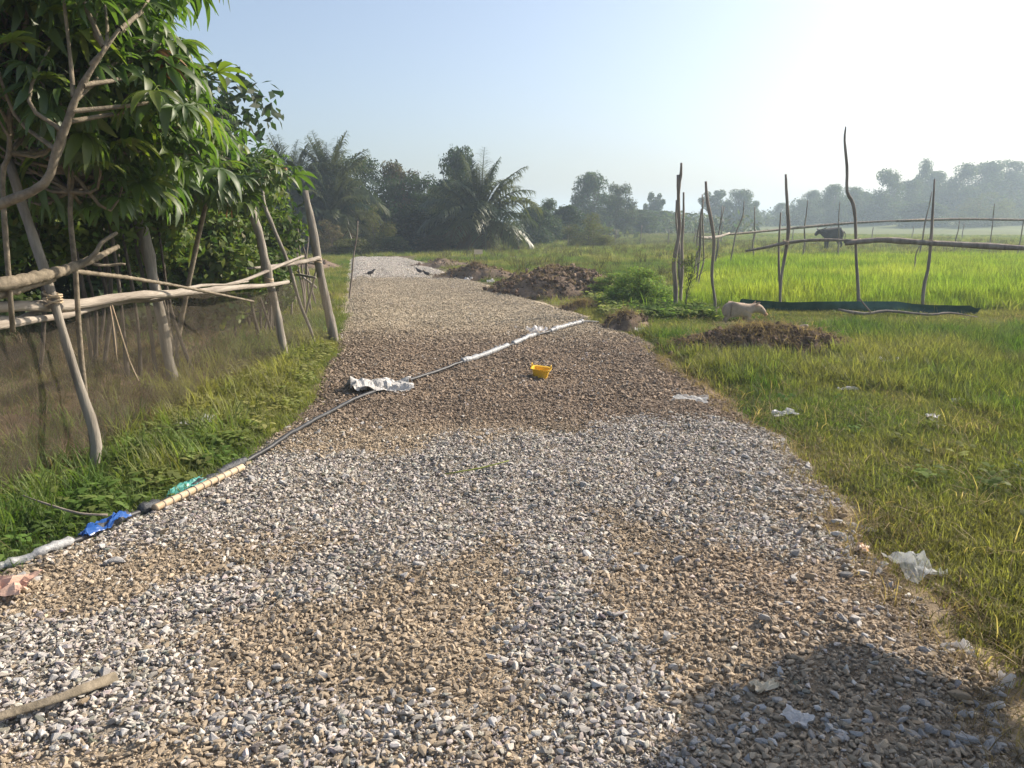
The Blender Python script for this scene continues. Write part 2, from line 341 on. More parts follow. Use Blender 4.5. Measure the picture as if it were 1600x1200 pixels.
# ------------------------------------------------------------------ scattering (stuff only)
def source(name, V, F, mat, smooth=False):
    o = bpy.data.objects.new(name, mesh(name, V, F, mat, smooth)); return o
def scatter(name, P, rot, scl, tint, srcs, parent=None, seed=0):
    P = np.asarray(P, np.float32); n = len(P)
    if parent is not None: P = P - np.array(wloc(parent), np.float32)
    me = bpy.data.meshes.new(name); me.vertices.add(n); me.vertices.foreach_set('co', P.ravel())
    a = me.attributes.new('rot', 'FLOAT_VECTOR', 'POINT'); a.data.foreach_set('vector', np.asarray(rot, np.float32).ravel())
    s3 = np.asarray(scl, np.float32); s3 = np.repeat(s3[:, None], 3, 1) if s3.ndim == 1 else s3
    a = me.attributes.new('scl', 'FLOAT_VECTOR', 'POINT'); a.data.foreach_set('vector', s3.ravel())
    t = np.ones((n, 4), np.float32); t[:, :3] = tint
    a = me.attributes.new('tint', 'FLOAT_COLOR', 'POINT'); a.data.foreach_set('color', t.ravel())
    a = me.attributes.new('pick', 'INT', 'POINT'); a.data.foreach_set('value', np.random.default_rng(seed).integers(0, len(srcs), n).astype(np.int32))
    c = bpy.data.collections.new(name + '_pieces')
    for s in srcs: c.objects.link(s)
    ng = bpy.data.node_groups.new(name, 'GeometryNodeTree')
    ng.interface.new_socket('Geometry', in_out='INPUT', socket_type='NodeSocketGeometry')
    ng.interface.new_socket('Geometry', in_out='OUTPUT', socket_type='NodeSocketGeometry')
    N = ng.nodes.new; gi = N('NodeGroupInput'); go = N('NodeGroupOutput'); ip = N('GeometryNodeInstanceOnPoints')
    ci = N('GeometryNodeCollectionInfo'); ci.inputs['Collection'].default_value = c
    ci.inputs['Separate Children'].default_value = True; ci.inputs['Reset Children'].default_value = True
    def at(nm, ty):
        k = N('GeometryNodeInputNamedAttribute'); k.data_type = ty; k.inputs['Name'].default_value = nm
        return [q for q in k.outputs if q.enabled and q.name == 'Attribute'][0]
    L = ng.links.new
    L(gi.outputs[0], ip.inputs['Points']); L(ci.outputs[0], ip.inputs['Instance']); ip.inputs['Pick Instance'].default_value = True
    L(at('pick', 'INT'), ip.inputs['Instance Index']); L(at('rot', 'FLOAT_VECTOR'), ip.inputs['Rotation']); L(at('scl', 'FLOAT_VECTOR'), ip.inputs['Scale'])
    L(ip.outputs[0], go.inputs[0])
    o = bpy.data.objects.new(name, me); COL.objects.link(o); o.parent = parent
    md = o.modifiers.new('scatter', 'NODES'); md.node_group = ng
    o['kind'] = 'stuff'; return o

# crushed stones: convex, sharp-edged, unit size
def stone_geo(seed, flat=0.62, pts=15):
    r = np.random.default_rng(seed); p = r.normal(size=(pts, 3)); p /= np.linalg.norm(p, axis=1)[:, None]
    p *= r.uniform(0.75, 1.0, (pts, 1)); p *= np.array([r.uniform(0.85, 1.15), r.uniform(0.6, 0.85), flat]) * 0.5
    bm = bmesh.new(); [bm.verts.new(q) for q in p]
    res = bmesh.ops.convex_hull(bm, input=bm.verts); bmesh.ops.delete(bm, geom=[e for e in res['geom_interior'] if isinstance(e, bmesh.types.BMVert)], context='VERTS')
    bmesh.ops.bevel(bm, geom=bm.edges[:], offset=0.035, segments=1, affect='EDGES') if seed % 3 == 0 else None
    bmesh.ops.recalc_face_normals(bm, faces=bm.faces)
    bm.verts.index_update(); V = np.array([v.co[:] for v in bm.verts]); F = [tuple(v.index for v in f.verts) for f in bm.faces]; bm.free()
    return V, F
STG = [stone_geo(100 + i, 0.38 + 0.05 * (i % 5)) for i in range(8)]
stone_src = [source('stone_piece_%d' % i, v, f, M['stone']) for i, (v, f) in enumerate(STG)]

def stones(y0, y1, dens, smin, smax, seed):
    r = np.random.default_rng(seed); a = (y1 - y0) * 4.6; n = int(dens * a)
    y = r.uniform(y0, y1, n); l = road_l(y); rr = road_r(y); u = r.uniform(-0.02, 1.02, n)
    u = u * 1.03 - .01; x = l + u * (rr - l); s = smin * (smax / smin) ** (r.random(n) ** 2.2); g = grey(x, y)
    return x, y, s, g, r
SX = []
for (y0, y1, dn, a, b, sd) in [(1.5, 3.2, 8500, .010, .046, 1), (3.2, 6.6, 7000, .010, .045, 2), (6.6, 11, 2600, .014, .06, 3), (11, 21, 1100, .02, .055, 4), (21, 34, 600, .03, .065, 5)]:
    x, y, s, g, r = stones(y0, y1, dn, a, b, sd)
    keep = r.random(len(x)) < np.where(y < 6, 0.85 + 0.15 * g, 0.95); x, y, s, g = x[keep], y[keep], s[keep], g[keep]
    isg = r.random(len(x)) < (np.where(y < 5.5, .08, .025) + 0.87 * g); s = np.where(isg, s * 1.05, s * (0.85 + 0.4 * fbm(x * 1.5, y * 1.5, 91, 3)))
    bri = np.clip(r.normal(0.55, 0.17, len(x)), 0.15, 0.84)[:, None]
    bri = np.clip(bri + .14 * (y > 20.5)[:, None], .15, .86); cg = bri * np.array([1.0, 0.91, 0.80]) + r.normal(0, 0.012, (len(x), 3)); cd = dirtcol(x, y) * r.uniform(0.9, 1.6, (len(x), 1)) + 0.02
    SX.append(np.column_stack([x, y, s, np.where(isg[:, None], cg, cd)]))
# fine grit in the bare patches
x, y, s, g, r = stones(1.5, 5.8, 3600, .006, .017, 9); k = r.random(len(x)) < 1.0 - 0.6 * g
SX.append(np.column_stack([x, y, s, dirtcol(x, y) * r.uniform(0.8, 1.5, (len(x), 1))])[k])
S = np.concatenate(SX); S[:, 3:] = np.clip(S[:, 3:], 0.03, 0.82)
# a few larger cobbles, mostly along the right edge and in the near foreground
r = np.random.default_rng(55); n = 420; y = 1.8 + 4.2 * r.random(n) ** 1.5; e = r.random(n) < 0.35
x = np.where(e, road_r(y) - np.abs(r.normal(0, 0.25, n)), road_l(y) + r.random(n) * (road_r(y) - road_l(y)))
c = np.where((r.random(n) < 0.5)[:, None], r.uniform(0.4, 0.62, (n, 1)) * np.array([1, .97, .93]), dirtcol(x, y) * r.uniform(1, 1.5, (n, 1)))
S = np.vstack([S, np.column_stack([x, y, r.uniform(.04, .085, n), c])])
SZ = Z(S[:, 0], S[:, 1]) + S[:, 2] * rng.uniform(-0.08, 0.26, len(S)) + 0.004 + 0.008 * grey(S[:, 0], S[:, 1]) * rng.random(len(S))
ROT = np.column_stack([rng.normal(0, 0.32, len(S)), rng.normal(0, 0.32, len(S)), rng.uniform(0, 6.28, len(S))])
dep = S[:, 1] * 0.978 + 0.333
inview = (np.abs(S[:, 0] / dep) < 0.64) & (S[:, 1] > 2.05)
show = np.where(inview, S[:, 2] / dep, 0); big = np.argsort(-show)[:300]
# the 300 stones that show largest: each an object of its own, mesh data shared among alike ones
tones = [(0.42, 0.40, 0.375), (0.55, 0.53, 0.5), (0.33, 0.31, 0.285), (0.36, 0.275, 0.18)]
tmat = [solid('stone_tone_%d' % i, tuple(0.72 * q for q in t_), tuple(1.15 * q for q in t_), 18, 0.85, 0.35, 60) for i, t_ in enumerate(tones)]
smesh = [[mesh('stone', v, f, tm) for v, f in STG] for tm in tmat]
for i in big:
    c = S[i, 3:]; k = int(np.argmin([np.abs(c - np.array(t_)).sum() for t_ in tones]))
    put('stone', smesh[k][i % 8], road, (S[i, 0], S[i, 1], SZ[i]), ROT[i], (S[i, 2],) * 3)
rest = np.ones(len(S), bool); rest[big] = False
scatter('gravel', np.column_stack([S[:, 0], S[:, 1], SZ])[rest], ROT[rest], S[rest, 2], S[rest, 3:], stone_src, road, 3)

# ------------------------------------------------------------------ grass
def blades(n, h0, h1, spread, lean, width, seed, seg=3, curl=0.5):
    r = np.random.default_rng(seed); V = []; F = []
    for i in range(n):
        a = r.uniform(0, 6.28); d = np.array([math.cos(a), math.sin(a), 0]); q = np.array([-d[1], d[0], 0])
        b = np.array([r.normal(0, spread), r.normal(0, spread), 0]); h = r.uniform(h0, h1); ln = r.uniform(0.2, 1) * lean; w = width * r.uniform(0.7, 1.2)
        s = len(V)
        for k in range(seg):
            t = k / seg; c = b + d * h * ln * t ** 1.6 + np.array([0, 0, h * (t - curl * ln * t * t * 0.5)])
            ww = w * (1 - 0.55 * t); V += [c - q * ww, c + q * ww]
        V.append(b + d * h * ln * 1.0 + np.array([0, 0, h * (1 - curl * ln * 0.55)]))
        for k in range(seg - 1): F.append((s + 2 * k, s + 2 * k + 1, s + 2 * k + 3, s + 2 * k + 2))
        F.append((s + 2 * seg - 2, s + 2 * seg - 1, s + 2 * seg))
    return np.array(V), F
def rosette(n, L, seed):
    r = np.random.default_rng(seed); V = []; F = []
    for i in range(n):
        a = r.uniform(0, 6.28); d = np.array([math.cos(a), math.sin(a), 0]); q = np.array([-d[1], d[0], 0]); l = L * r.uniform(0.6, 1.1)
        b = np.array([r.normal(0, L * .5), r.normal(0, L * .5), r.uniform(0.2, 1.6) * L]); up = r.uniform(0.0, 0.7); s = len(V)
        for t, w in ((0, .05), (.35, .28), (.7, .24), (1, .02)):
            c = b + d * l * t + np.array([0, 0, l * (up * t - 0.45 * t * t)]); V += [c - q * l * w, c + q * l * w]
        for k in range(3): F.append((s + 2 * k, s + 2 * k + 1, s + 2 * k + 3, s + 2 * k + 2))
    return np.array(V), F
G = M['grass']
short = [source('grass_short_%d' % i, *blades(22, .03, .085, .035, 1.1, .0026, 200 + i), G) for i in range(4)]
mid = [source('grass_mid_%d' % i, *blades(22, .09, .22, .04, 0.9, .0036, 220 + i), G) for i in range(4)]
strawy = [source('grass_dry_%d' % i, *blades(12, .08, .2, .06, 1.9, .0025, 240 + i, 3, 0.9), G) for i in range(3)]
weed = [source('weed_%d' % i, *rosette(16, .06, 260 + i), G) for i in range(4)]
rice = [source('rice_%d' % i, *blades(20, .26, .5, .06, 0.6, .0055, 280 + i, 4), G) for i in range(5)]
def tuft_tint(x, y, r, yellow=0.0, k=1.0):
    n = fbm(x * 0.8, y * 0.8, 61, 4); n = np.clip((n - 0.5) * 2.2 + 0.5 + r.normal(0, 0.16, len(x)) + yellow, 0, 1)[:, None]
    c = np.array([0.088, 0.15, 0.032]) * (1 - n) + np.array([0.235, 0.225, 0.085]) * n
    return c * k * r.uniform(0.5, 1.3, (len(x), 1))
def spread(name, x, y, s, tint, srcs, seed, label=None, tilt=0.12, parent=None, zs=None):
    r = np.random.default_rng(seed); rot = np.column_stack([r.normal(0, tilt, len(x)), r.normal(0, tilt, len(x)), r.uniform(0, 6.28, len(x))])
    o = scatter(name, np.column_stack([x, y, (zs if zs is not None else H(x, y)) - 0.004]), rot, s, tint, srcs, parent, seed)
    if label: tag(o, label, name.split('_')[-1] if '_' in name else name)
    return o
def cand(x0, x1, y0, y1, dens, seed):
    r = np.random.default_rng(seed); n = int((x1 - x0) * (y1 - y0) * dens); x = r.uniform(x0, x1, n); y = r.uniform(y0, y1, n)
    k = np.abs(x) < 1.15 * (y + 0.8) + 1.5; return x[k], y[k], r
HEAPS = [(0.95, 17.4, 1.55, 1.25), (1.72, 11.7, .45, .55), (3.1, 9.5, 1.25, .6), (3.6, 12.1, .7, .45), (-1.05, 21.8, 1.35, .6)]
def clear_heaps(x, y):
    k = np.ones(len(x), bool)
    for cx, cy, a, b in HEAPS: k &= ((x - cx) / (a * .92)) ** 2 + ((y - cy) / (b * .92)) ** 2 > 1 + 0.3 * (fbm(x * 4, y * 4, 77, 2) - .5)
    return k
RICE_L = lambda y: np.interp(y, [13.9, 24, 30], [3.0, 5.6, 7.6])
def in_rice(x, y): return (y > 13.95 + 0.25 * fbm(x * 2, x * 0, 4, 2)) & (y < 29.5) & (x > RICE_L(y) - 0.1)
# right verge, near
x, y, r = cand(1.2, 15, 0.6, 14.6, 900, 301)
e = x - road_r(y); dn = sst(-0.3, 0.35, e + (fbm(x * 2, y * 2, 71, 3) - .5) * .7) * (0.55 + 0.45 * sst(.3, .5, fbm(x * .9, y * .9, 44, 3) * -1 + 1))
k = (r.random(len(x)) < dn) & clear_heaps(x, y) & ~in_rice(x, y); x, y = x[k], y[k]
spread('verge_grass', x, y, r.uniform(.7, 1.35, len(x)), tuft_tint(x, y, r, 0.0, 1.1), short, 302, 'short olive grass covering the verge right of the road')
x, y, r = cand(1.4, 15, 0.6, 15, 420, 303); e = x - road_r(y)
tallness = fbm(x * .7, y * .7, 73, 3) + 0.22 * sst(5.2, 8, y) - 0.05 * sst(5.0, 3.0, y) - 0.1 * sst(.8, .2, e) - 0.3 * sst(11.0, 12.0, y) * (x < 8.4)
k = (r.random(len(x)) < sst(.5, .72, tallness) * sst(0.05, .4, e)) & clear_heaps(x, y) & ~in_rice(x, y); x, y = x[k], y[k]
spread('tall_grass', x, y, r.uniform(.6, 1.35, len(x)) * (0.55 + 0.5 * sst(4.5, 8, y)), tuft_tint(x, y, r, -0.12 - 0.12 * sst(7, 11, y), 1.1), mid, 304, 'taller green grass clumps on the right verge')
x, y, r = cand(1.3, 11, 1.6, 13, 22, 305); k = (x > road_r(y) - .1) & clear_heaps(x, y); x, y = x[k], y[k]
spread('dry_grass', x, y, r.uniform(.6, 1.4, len(x)), np.array([.42, .33, .19]) * r.uniform(.6, 1.2, (len(x), 1)), strawy, 306, 'dry straw blades lying through the right verge')
x, y, r = cand(1.5, 10, 1.8, 14, 7, 307); k = (x > road_r(y) + .15) & clear_heaps(x, y) & (fbm(x, y, 75, 3) > .52); x, y = x[k], y[k]
spread('verge_weeds', x, y, r.uniform(.6, 1.3, len(x)), tuft_tint(x, y, r, -0.25, 1.5), weed, 308, 'small broad-leaved weeds among the right verge grass')
x, y, r = cand(1.2, 3, 1.6, 9, 160, 309); e = x - road_r(y); k = (e > -.16) & (e < .3) & clear_heaps(x, y); x, y = x[k], y[k]
spread('edge_straw', x, y, r.uniform(.4, .9, len(x)), np.array([.27, .2, .125]) * r.uniform(.5, 1.3, (len(x), 1)), strawy, 310, 'matted dry roots and straw along the right gravel edge', .3, None, Z(x, y) + .004)
# left strip between netting and hose, and the bank behind the netting
x, y, r = cand(-4.2, -1.6, 2.6, 13.5, 700, 311); e = road_l(y) - x
k = (e > -0.02) & (r.random(len(x)) < np.where(x < -2.9, .1, 0.25 + 0.75 * sst(1.1, .5, e))); x, y = x[k], y[k]
spread('strip_grass', x, y, r.uniform(.7, 1.5, len(x)), tuft_tint(x, y, r, 0.0, 1.25), short, 312, 'green grass strip between the hose and the netting')
x, y, r = cand(-3.2, -1.7, 2.6, 11.5, 190, 313); e = road_l(y) - x
k = (e > 0.1) & (e < 1.05) & (r.random(len(x)) < .75); x, y = x[k], y[k]
spread('strip_weeds', x, y, r.uniform(.6, 1.25, len(x)), tuft_tint(x, y, r, 0.0, 1.5), weed, 314, 'leafy bright weeds at the foot of the netting')
x, y, r = cand(-3.4, -1.9, 3.5, 13, 70, 315); e = road_l(y) - x; k = (e > .25) & (r.random(len(x)) < .8); x, y = x[k], y[k]
spread('strip_tall_grass', x, y, r.uniform(.7, 1.5, len(x)), tuft_tint(x, y, r, 0.05, 1.3), mid, 316, 'knee-low grass clumps growing along the netting')
x, y, r = cand(-9, -2.8, 3.2, 10.5, 110, 317); k = r.random(len(x)) < .8; x, y = x[k], y[k]
spread('bank_straw', x, y, r.uniform(.7, 1.7, len(x)), np.array([.24, .175, .11]) * r.uniform(.4, 1.2, (len(x), 1)), strawy, 318, 'dry grass litter on the bank behind the netting')
x, y, r = cand(-8, -2.95, 4, 10.5, 30, 319); k = fbm(x, y, 81, 3) > .45; x, y = x[k], y[k]
spread('bank_grass', x, y, r.uniform(.5, 1.1, len(x)), tuft_tint(x, y, r, -0.05, .8), mid, 320, 'thin grass clumps on the bank behind the netting')
# rice paddy
x, y, r = cand(2.6, 30, 13.9, 29.6, 150, 321); k = in_rice(x, y) & (r.random(len(x)) < .35 + .65 * sst(.3, .5, fbm(x * 1.3, y * 1.3, 87, 3))); x, y = x[k], y[k]
n = np.clip((fbm(x * .6, y * .6, 83, 4) - .5) * 2 + .5 + r.normal(0, .15, len(x)), 0, 1); e = np.minimum(sst(13.9, 15.2, y), sst(0, 1.4, x - RICE_L(y)))
tc = np.array([.19, .29, .04]) * (1 - n[:, None]) + np.array([.40, .44, .09]) * n[:, None]
spread('young_rice', x, y, (0.45 + 0.4 * e + .4 * (fbm(x * .9, y * .9, 85, 3) - .4)) * r.uniform(.75, 1.35, len(x)), tc * r.uniform(.45, 1.3, (len(x), 1)), rice, 322, 'bright lime green young rice filling the fenced plot', .08)
# pasture behind
x, y, r = cand(-5, 24, 14, 33, 60, 331)
k = (x > road_r(np.minimum(y, 33.6)) + .3) & ~in_rice(x, y) & clear_heaps(x, y) & (r.random(len(x)) < .85); x, y = x[k], y[k]
near = sst(20, 14, y) * sst(1.0, 2.4, x)
spread('pasture_grass', x, y, r.uniform(1.0, 2.2, len(x)) * (1 + near), tuft_tint(x, y, r, .05 - near * .3, 1.15), short, 332, 'grazed yellow-green pasture grass beyond the soil heaps')
x, y, r = cand(-12, 60, 30, 95, 11, 333); k = (r.random(len(x)) < .9) & ((y > 35) | (x > road_r(np.minimum(y, 33.6)) + .4)) & ~in_rice(x, y); x, y = x[k], y[k]
spread('far_pasture_grass', x, y, r.uniform(1.8, 3.4, len(x)), tuft_tint(x, y, r, .1, 1.2), short, 334, 'far open pasture stretching to the tree line')
x, y, r = cand(-4, 34, 17, 62, 1.1, 339); k = (x > road_r(np.minimum(y, 33.6)) + .5) & ~in_rice(x, y) & clear_heaps(x, y); x, y = x[k], y[k]
spread('pasture_clumps', x, y, r.uniform(1.2, 2.6, len(x)), np.array([.09, .085, .035]) * r.uniform(.5, 1.4, (len(x), 1)), mid, 340, 'scattered dark uneaten clumps over the pasture', .3)
x, y, r = cand(-9, -2.4, 10.5, 36, 70, 335); k = (x < road_l(np.minimum(y, 33.7)) - .1); x, y = x[k], y[k]
spread('left_verge_grass', x, y, r.uniform(1.0, 2.2, len(x)), tuft_tint(x, y, r, .12, 1.1), short, 336, 'rough grass left of the far road')
x, y, r = cand(1.6, 3.4, 12.6, 17.5, 170, 337); k = clear_heaps(x, y) & ~in_rice(x, y); x, y = x[k], y[k]
spread('green_weeds', x, y, r.uniform(.9, 2.0, len(x)), tuft_tint(x, y, r, -.1, 1.7), weed, 338, 'lush green weeds left of the fence corner post')

# ------------------------------------------------------------------ soil heaps
clod_src = [source('clod_piece_%d' % i, *stone_geo(300 + i, .8, 18), M['clod']) for i in range(5)]
def heap(name, label, cx, cy, rx, ry, h, seed, straw=0, clods=600, tone=1.0, rz=0):
    root = thing(name, label, 'soil heap', (cx, cy, float(H(cx, cy))))
    nr_, na = 26, 72; V = []; F = []
    for i in range(nr_ + 1):
        for k in range(na):
            t = i / nr_; a = 2 * math.pi * k / na; V.append((cx + rx * t * math.cos(a), cy + ry * t * math.sin(a), 0))
    V = np.array(V); t = np.repeat(np.arange(nr_ + 1) / nr_, na)
    prof = np.clip(1 - t ** 1.7, 0, 1) * (0.5 + fbm(V[:, 0] * 2.1, V[:, 1] * 2.1, seed, 4))
    V[:, 2] = H(V[:, 0], V[:, 1]) + h * prof + (fbm(V[:, 0] * 7, V[:, 1] * 7, seed + 3, 3) - .5) * .16 * h ** .5 * (t < .97) - 0.05 * t ** 6
    for i in range(nr_):
        for k in range(na): a = i * na + k; b = i * na + (k + 1) % na; F.append((a, b, b + na, a + na))
    mk('mound', V, F, M['soil'], root, True)
    r = np.random.default_rng(seed); q = V[r.integers(0, len(V), clods)]; q = q + np.column_stack([r.normal(0, .05, clods), r.normal(0, .05, clods), r.uniform(-.02, .03, clods)])
    tn = np.where((r.random(clods) < .3)[:, None], np.array([.26, .19, .13]), np.array([.15, .1, .068])) * r.uniform(.6, 1.5, (clods, 1)) * tone
    scatter('clods', q, r.uniform(0, 6.28, (clods, 3)), .03 * 6.0 ** (r.random(clods) ** 1.8) * (0.5 + h), tn, clod_src, root, seed)
    if straw:
        q = V[r.integers(0, len(V), straw)] + np.array([0, 0, .01])
        scatter('straw', q, np.column_stack([r.normal(0, .4, straw), r.normal(0, .4, straw), r.uniform(0, 6.28, straw)]), r.uniform(.35, 1.0, straw),
                np.array([.33, .24, .165]) * r.uniform(.3, 1.1, (straw, 1)), straw_src, root, seed + 1)
    return root
straw_src = [source('straw_piece_%d' % i, *blades(7, .08, .2, .05, 2.6, .003, 340 + i, 3, 1.2), G) for i in range(3)]
heap('soil_heap', 'large brown soil and straw heap beside the road bend', .95, 17.4, 1.75, 1.35, .56, 401, 900, 3200, 1.1)
heap('soil_heap', 'small dark clod heap at the end of the white hose', 1.72, 11.7, .48, .58, .24, 402, 150, 220, .8)
heap('soil_heap', 'low wide dark heap of soil and dry straw before the pig', 3.1, 9.5, 1.4, .66, .27, 403, 1300, 2400, 1.0)
heap('soil_heap', 'low broken soil bank under the small cream board', -1.05, 21.8, 1.45, .62, .34, 404, 300, 420)
heap('soil_heap', 'low reddish soil ridge right of the far white gravel', -2.6, 27.5, 1.4, .7, .22, 405, 100, 260)
heap('soil_heap', 'low reddish soil bank left of the far white gravel', -6.9, 27.0, 1.1, 1.3, .3, 406, 150, 300)
heap('soil_heap', 'thin straw strewn soil patch left of the large heap foot', 1.3, 14.3, .55, .4, .1, 407, 300, 60)

# ------------------------------------------------------------------ roadside netting fence on the left
fence = thing('netting_fence', 'grey netting fence on crooked wooden posts along the left roadside', 'fence', (-2.75, 4.74, 0))
def part_tube(name, parent, pts, rad, mat, sides=9, bump=.08, seed=0, **kw):
    return mk(name, *tube(pts, rad, sides, bump, seed, **kw), mat, parent, True)
part_tube('post', fence, [(-2.71, 4.74, -.25), (-2.69, 4.74, .05), (-2.67, 4.74, .26), (-2.74, 4.74, .63), (-2.80, 4.74, .96), (-2.86, 4.74, 1.31), (-2.92, 4.74, 1.58), (-2.99, 4.74, 1.95)], [.03, .03, .033, .026, .025, .028, .03, .028], M['bark'], 11, .1, 1)
part_tube('post', fence, [(-3.21, 7.17, -.25), (-3.22, 7.17, .05), (-3.26, 7.17, .35), (-3.28, 7.17, .66), (-3.33, 7.17, 1.05), (-3.36, 7.17, 1.4), (-3.44, 7.17, 1.74), (-3.46, 7.17, 2.1)], [.042, .042, .05, .042, .045, .055, .042, .034], M['bark'], 11, .12, 2)
part_tube('post', fence, [(-2.66, 8.9, -.2), (-2.69, 8.9, .2), (-2.74, 8.9, .62), (-2.82, 8.9, 1.06), (-2.87, 8.9, 1.42), (-2.94, 8.9, 1.71), (-2.97, 8.9, 2.02)], [.05, .048, .047, .05, .047, .053, .05], M['bark'], 12, .09, 3)
part_tube('post', fence, [(-2.38, 10.3, -.2), (-2.45, 10.3, .3), (-2.5, 10.3, .6), (-2.57, 10.3, 1.06), (-2.63, 10.3, 1.56), (-2.70, 10.3, 1.98)], [.06, .06, .058, .054, .05, .038], M['bark'], 12, .09, 4)
part_tube('brace', fence, [(-2.47, 9.7, -.1), (-2.58, 9.75, .25), (-2.70, 9.8, .55), (-2.82, 9.8, 1.05), (-2.98, 9.8, 1.5), (-3.08, 9.8, 1.8), (-3.09, 9.8, 2.1)], [.018, .018, .02, .023, .026, .024, .02], M['bark'], 9, .08, 5)
# rails: a bundle of bleached poles, and split planks farther on
part_tube('rail', fence, wobble((-2.95, 3.6, 1.13), (-2.62, 9.05, .90), 9, .02, 11), [.03, .034, .03, .026, .022], M['rail'], 9, .1, 11)
part_tube('rail', fence, wobble((-2.99, 3.6, 1.06), (-2.90, 7.6, .94), 8, .02, 12), [.022, .024, .02, .013], M['rail'], 8, .1, 12)
part_tube('rail', fence, wobble((-2.90, 3.5, 1.0), (-2.93, 5.9, 1.02), 6, .02, 13), [.026, .024, .02, .012], M['rail'], 8, .12, 13)
part_tube('rail', fence, [(-2.97, 6.4, .98), (-2.93, 7.4, .96), (-2.86, 8.3, .98), (-2.76, 9.2, 1.08), (-2.66, 9.9, 1.16)], [.016, .022, .026, .028, .022], M['rail'], 8, .12, 14, flat=.6)
part_tube('rail', fence, wobble((-2.93, 4.1, 1.1), (-2.8, 8.2, .97), 8, .022, 16), [.014, .018, .014, .008], M['rail'], 7, .15, 16)
part_tube('rail', fence, wobble((-3.0, 3.5, .97), (-2.96, 5.2, 1.04), 6, .02, 17), [.02, .018, .012], M['rail'], 7, .15, 17)
part_tube('rail', fence, [(-3.0, 8.8, 1.07), (-2.8, 9.4, 1.07), (-2.62, 10.0, 1.1), (-2.55, 10.24, 1.12)], [.022, .042, .05, .036], M['rail'], 8, .12, 15, flat=.6)
# netting, hung from the rails to the ground, slack between the posts
nv = []; nf = []; path = [(-3.02, 2.9), (-2.98, 4.3), (-2.92, 5.6), (-2.86, 7.2), (-2.74, 8.75), (-2.5, 10.25)]
ts = np.linspace(0, 1, 70); py_ = np.interp(ts, np.linspace(0, 1, 6), [p[1] for p in path]); px_ = np.interp(ts, np.linspace(0, 1, 6), [p[0] for p in path])
tops = np.interp(py_, [2.9, 4.3, 5.4, 7.2, 8.9, 10.25], [1.12, 1.08, 1.02, .95, .84, .86]) + .03 * np.sin(py_ * 2.1)
for i in range(70):
    for k in range(15):
        v = k / 14; gz = float(H(px_[i], py_[i])) - .02
        nv.append((px_[i] + .05 * math.sin(py_[i] * 3.1 + v * 3) * v * (1 - v) * 2 + .12 * (fbm(py_[i] * 2.2, v * 2.0, 15, 3) - .5) + .07 * v, py_[i], tops[i] * (1 - v) + gz * v))
for i in range(69):
    for k in range(14): a = i * 15 + k; nf.append((a, a + 1, a + 16, a + 15))
mk('netting', nv, nf, M['net'], fence, True)
part_tube('twine', fence, [(-2.84, 5.45, 1.02), (-2.8, 5.46, .8), (-2.78, 5.5, .6), (-2.74, 5.52, .45)], .004, M['bamboo'], 5, 0, 6)
part_tube('twine', fence, [(-2.85, 5.44, 1.02), (-2.83, 5.42, .85), (-2.82, 5.4, .62)], .004, M['bamboo'], 5, 0, 7)

# cut cassava stems resting across the rails, with leaf scars
def scarred(name, label, pts, rad, seed, twigs=()):
    root = thing(name, label, 'branch', tuple(pts[0]))
    P = np.array(pts, float); n = max(3, int(np.linalg.norm(P[-1] - P[0]) / .035)); t = np.linspace(0, 1, n); q = np.column_stack([np.interp(t, np.linspace(0, 1, len(P)), P[:, i]) for i in range(3)])
    rr = np.interp(t, np.linspace(0, 1, len(rad)), rad) * np.where(np.arange(n) % 2, 1.1, .94)
    mk('stem', *tube(q, rr, 8, .06, seed, sub=2), M['stem'], root, True)
    for k, (p, e, r0) in enumerate(twigs): mk('twig', *tube(wobble(p, e, 5, .012, seed + k), [r0, r0 * .6], 7, .08, seed + k), M['stem'], root, True)
    return root
scarred('cut_branch', 'thick knobbly cut cassava stem lying over the left rails', [(-2.98, 3.7, 1.22), (-2.72, 4.2, 1.27), (-2.66, 4.6, 1.31), (-2.56, 4.8, 1.38), (-2.5, 4.95, 1.44)], [.036, .036, .032, .022, .014], 21,
        [((-2.66, 4.62, 1.31), (-2.42, 4.8, 1.53), .018), ((-2.60, 4.78, 1.36), (-2.44, 4.9, 1.33), .012)])
scarred('cut_branch', 'second knobbly cut cassava stem just under the thick one', [(-3.0, 3.7, 1.16), (-2.78, 4.2, 1.21), (-2.7, 4.55, 1.27)], [.03, .028, .022], 22)
scarred('cut_branch', 'long thin cut stem sloping down across the rails to the right', [(-2.79, 4.9, 1.29), (-2.80, 5.6, 1.2), (-2.75, 6.2, 1.1), (-2.58, 6.7, .98), (-2.42, 7.2, .86)], [.015, .015, .013, .011, .009], 23)

# thin stick fence farther along the left side
sf = thing('stick_fence', 'rickety fence of thin leaning sticks beyond the netting', 'fence', (-4.0, 14.5, 0))
r = np.random.default_rng(31)
for k in range(17):
    x0 = -3.3 - 1.9 * r.random(); y0 = 12.2 + 4.2 * r.random(); h = r.uniform(1.0, 1.75)
    mk('stick', *tube(wobble((x0, y0, -.1), (x0 + r.normal(0, .28), y0 + r.normal(0, .2), h), 6, .015, 500 + k), [.02, .018, .01], 6, .08, k), M['pole'], sf, True)
for k, (a, b) in enumerate([((-3.1, 12.2, .72), (-4.9, 14.0, .8)), ((-3.15, 12.4, .55), (-4.4, 15.5, .66)), ((-3.3, 13.5, .85), (-5.0, 16.3, .8))]):
    mk('crossbar', *tube(wobble(a, b, 6, .02, 530 + k), .02, 6, .08, k), M['rail'], sf, True)

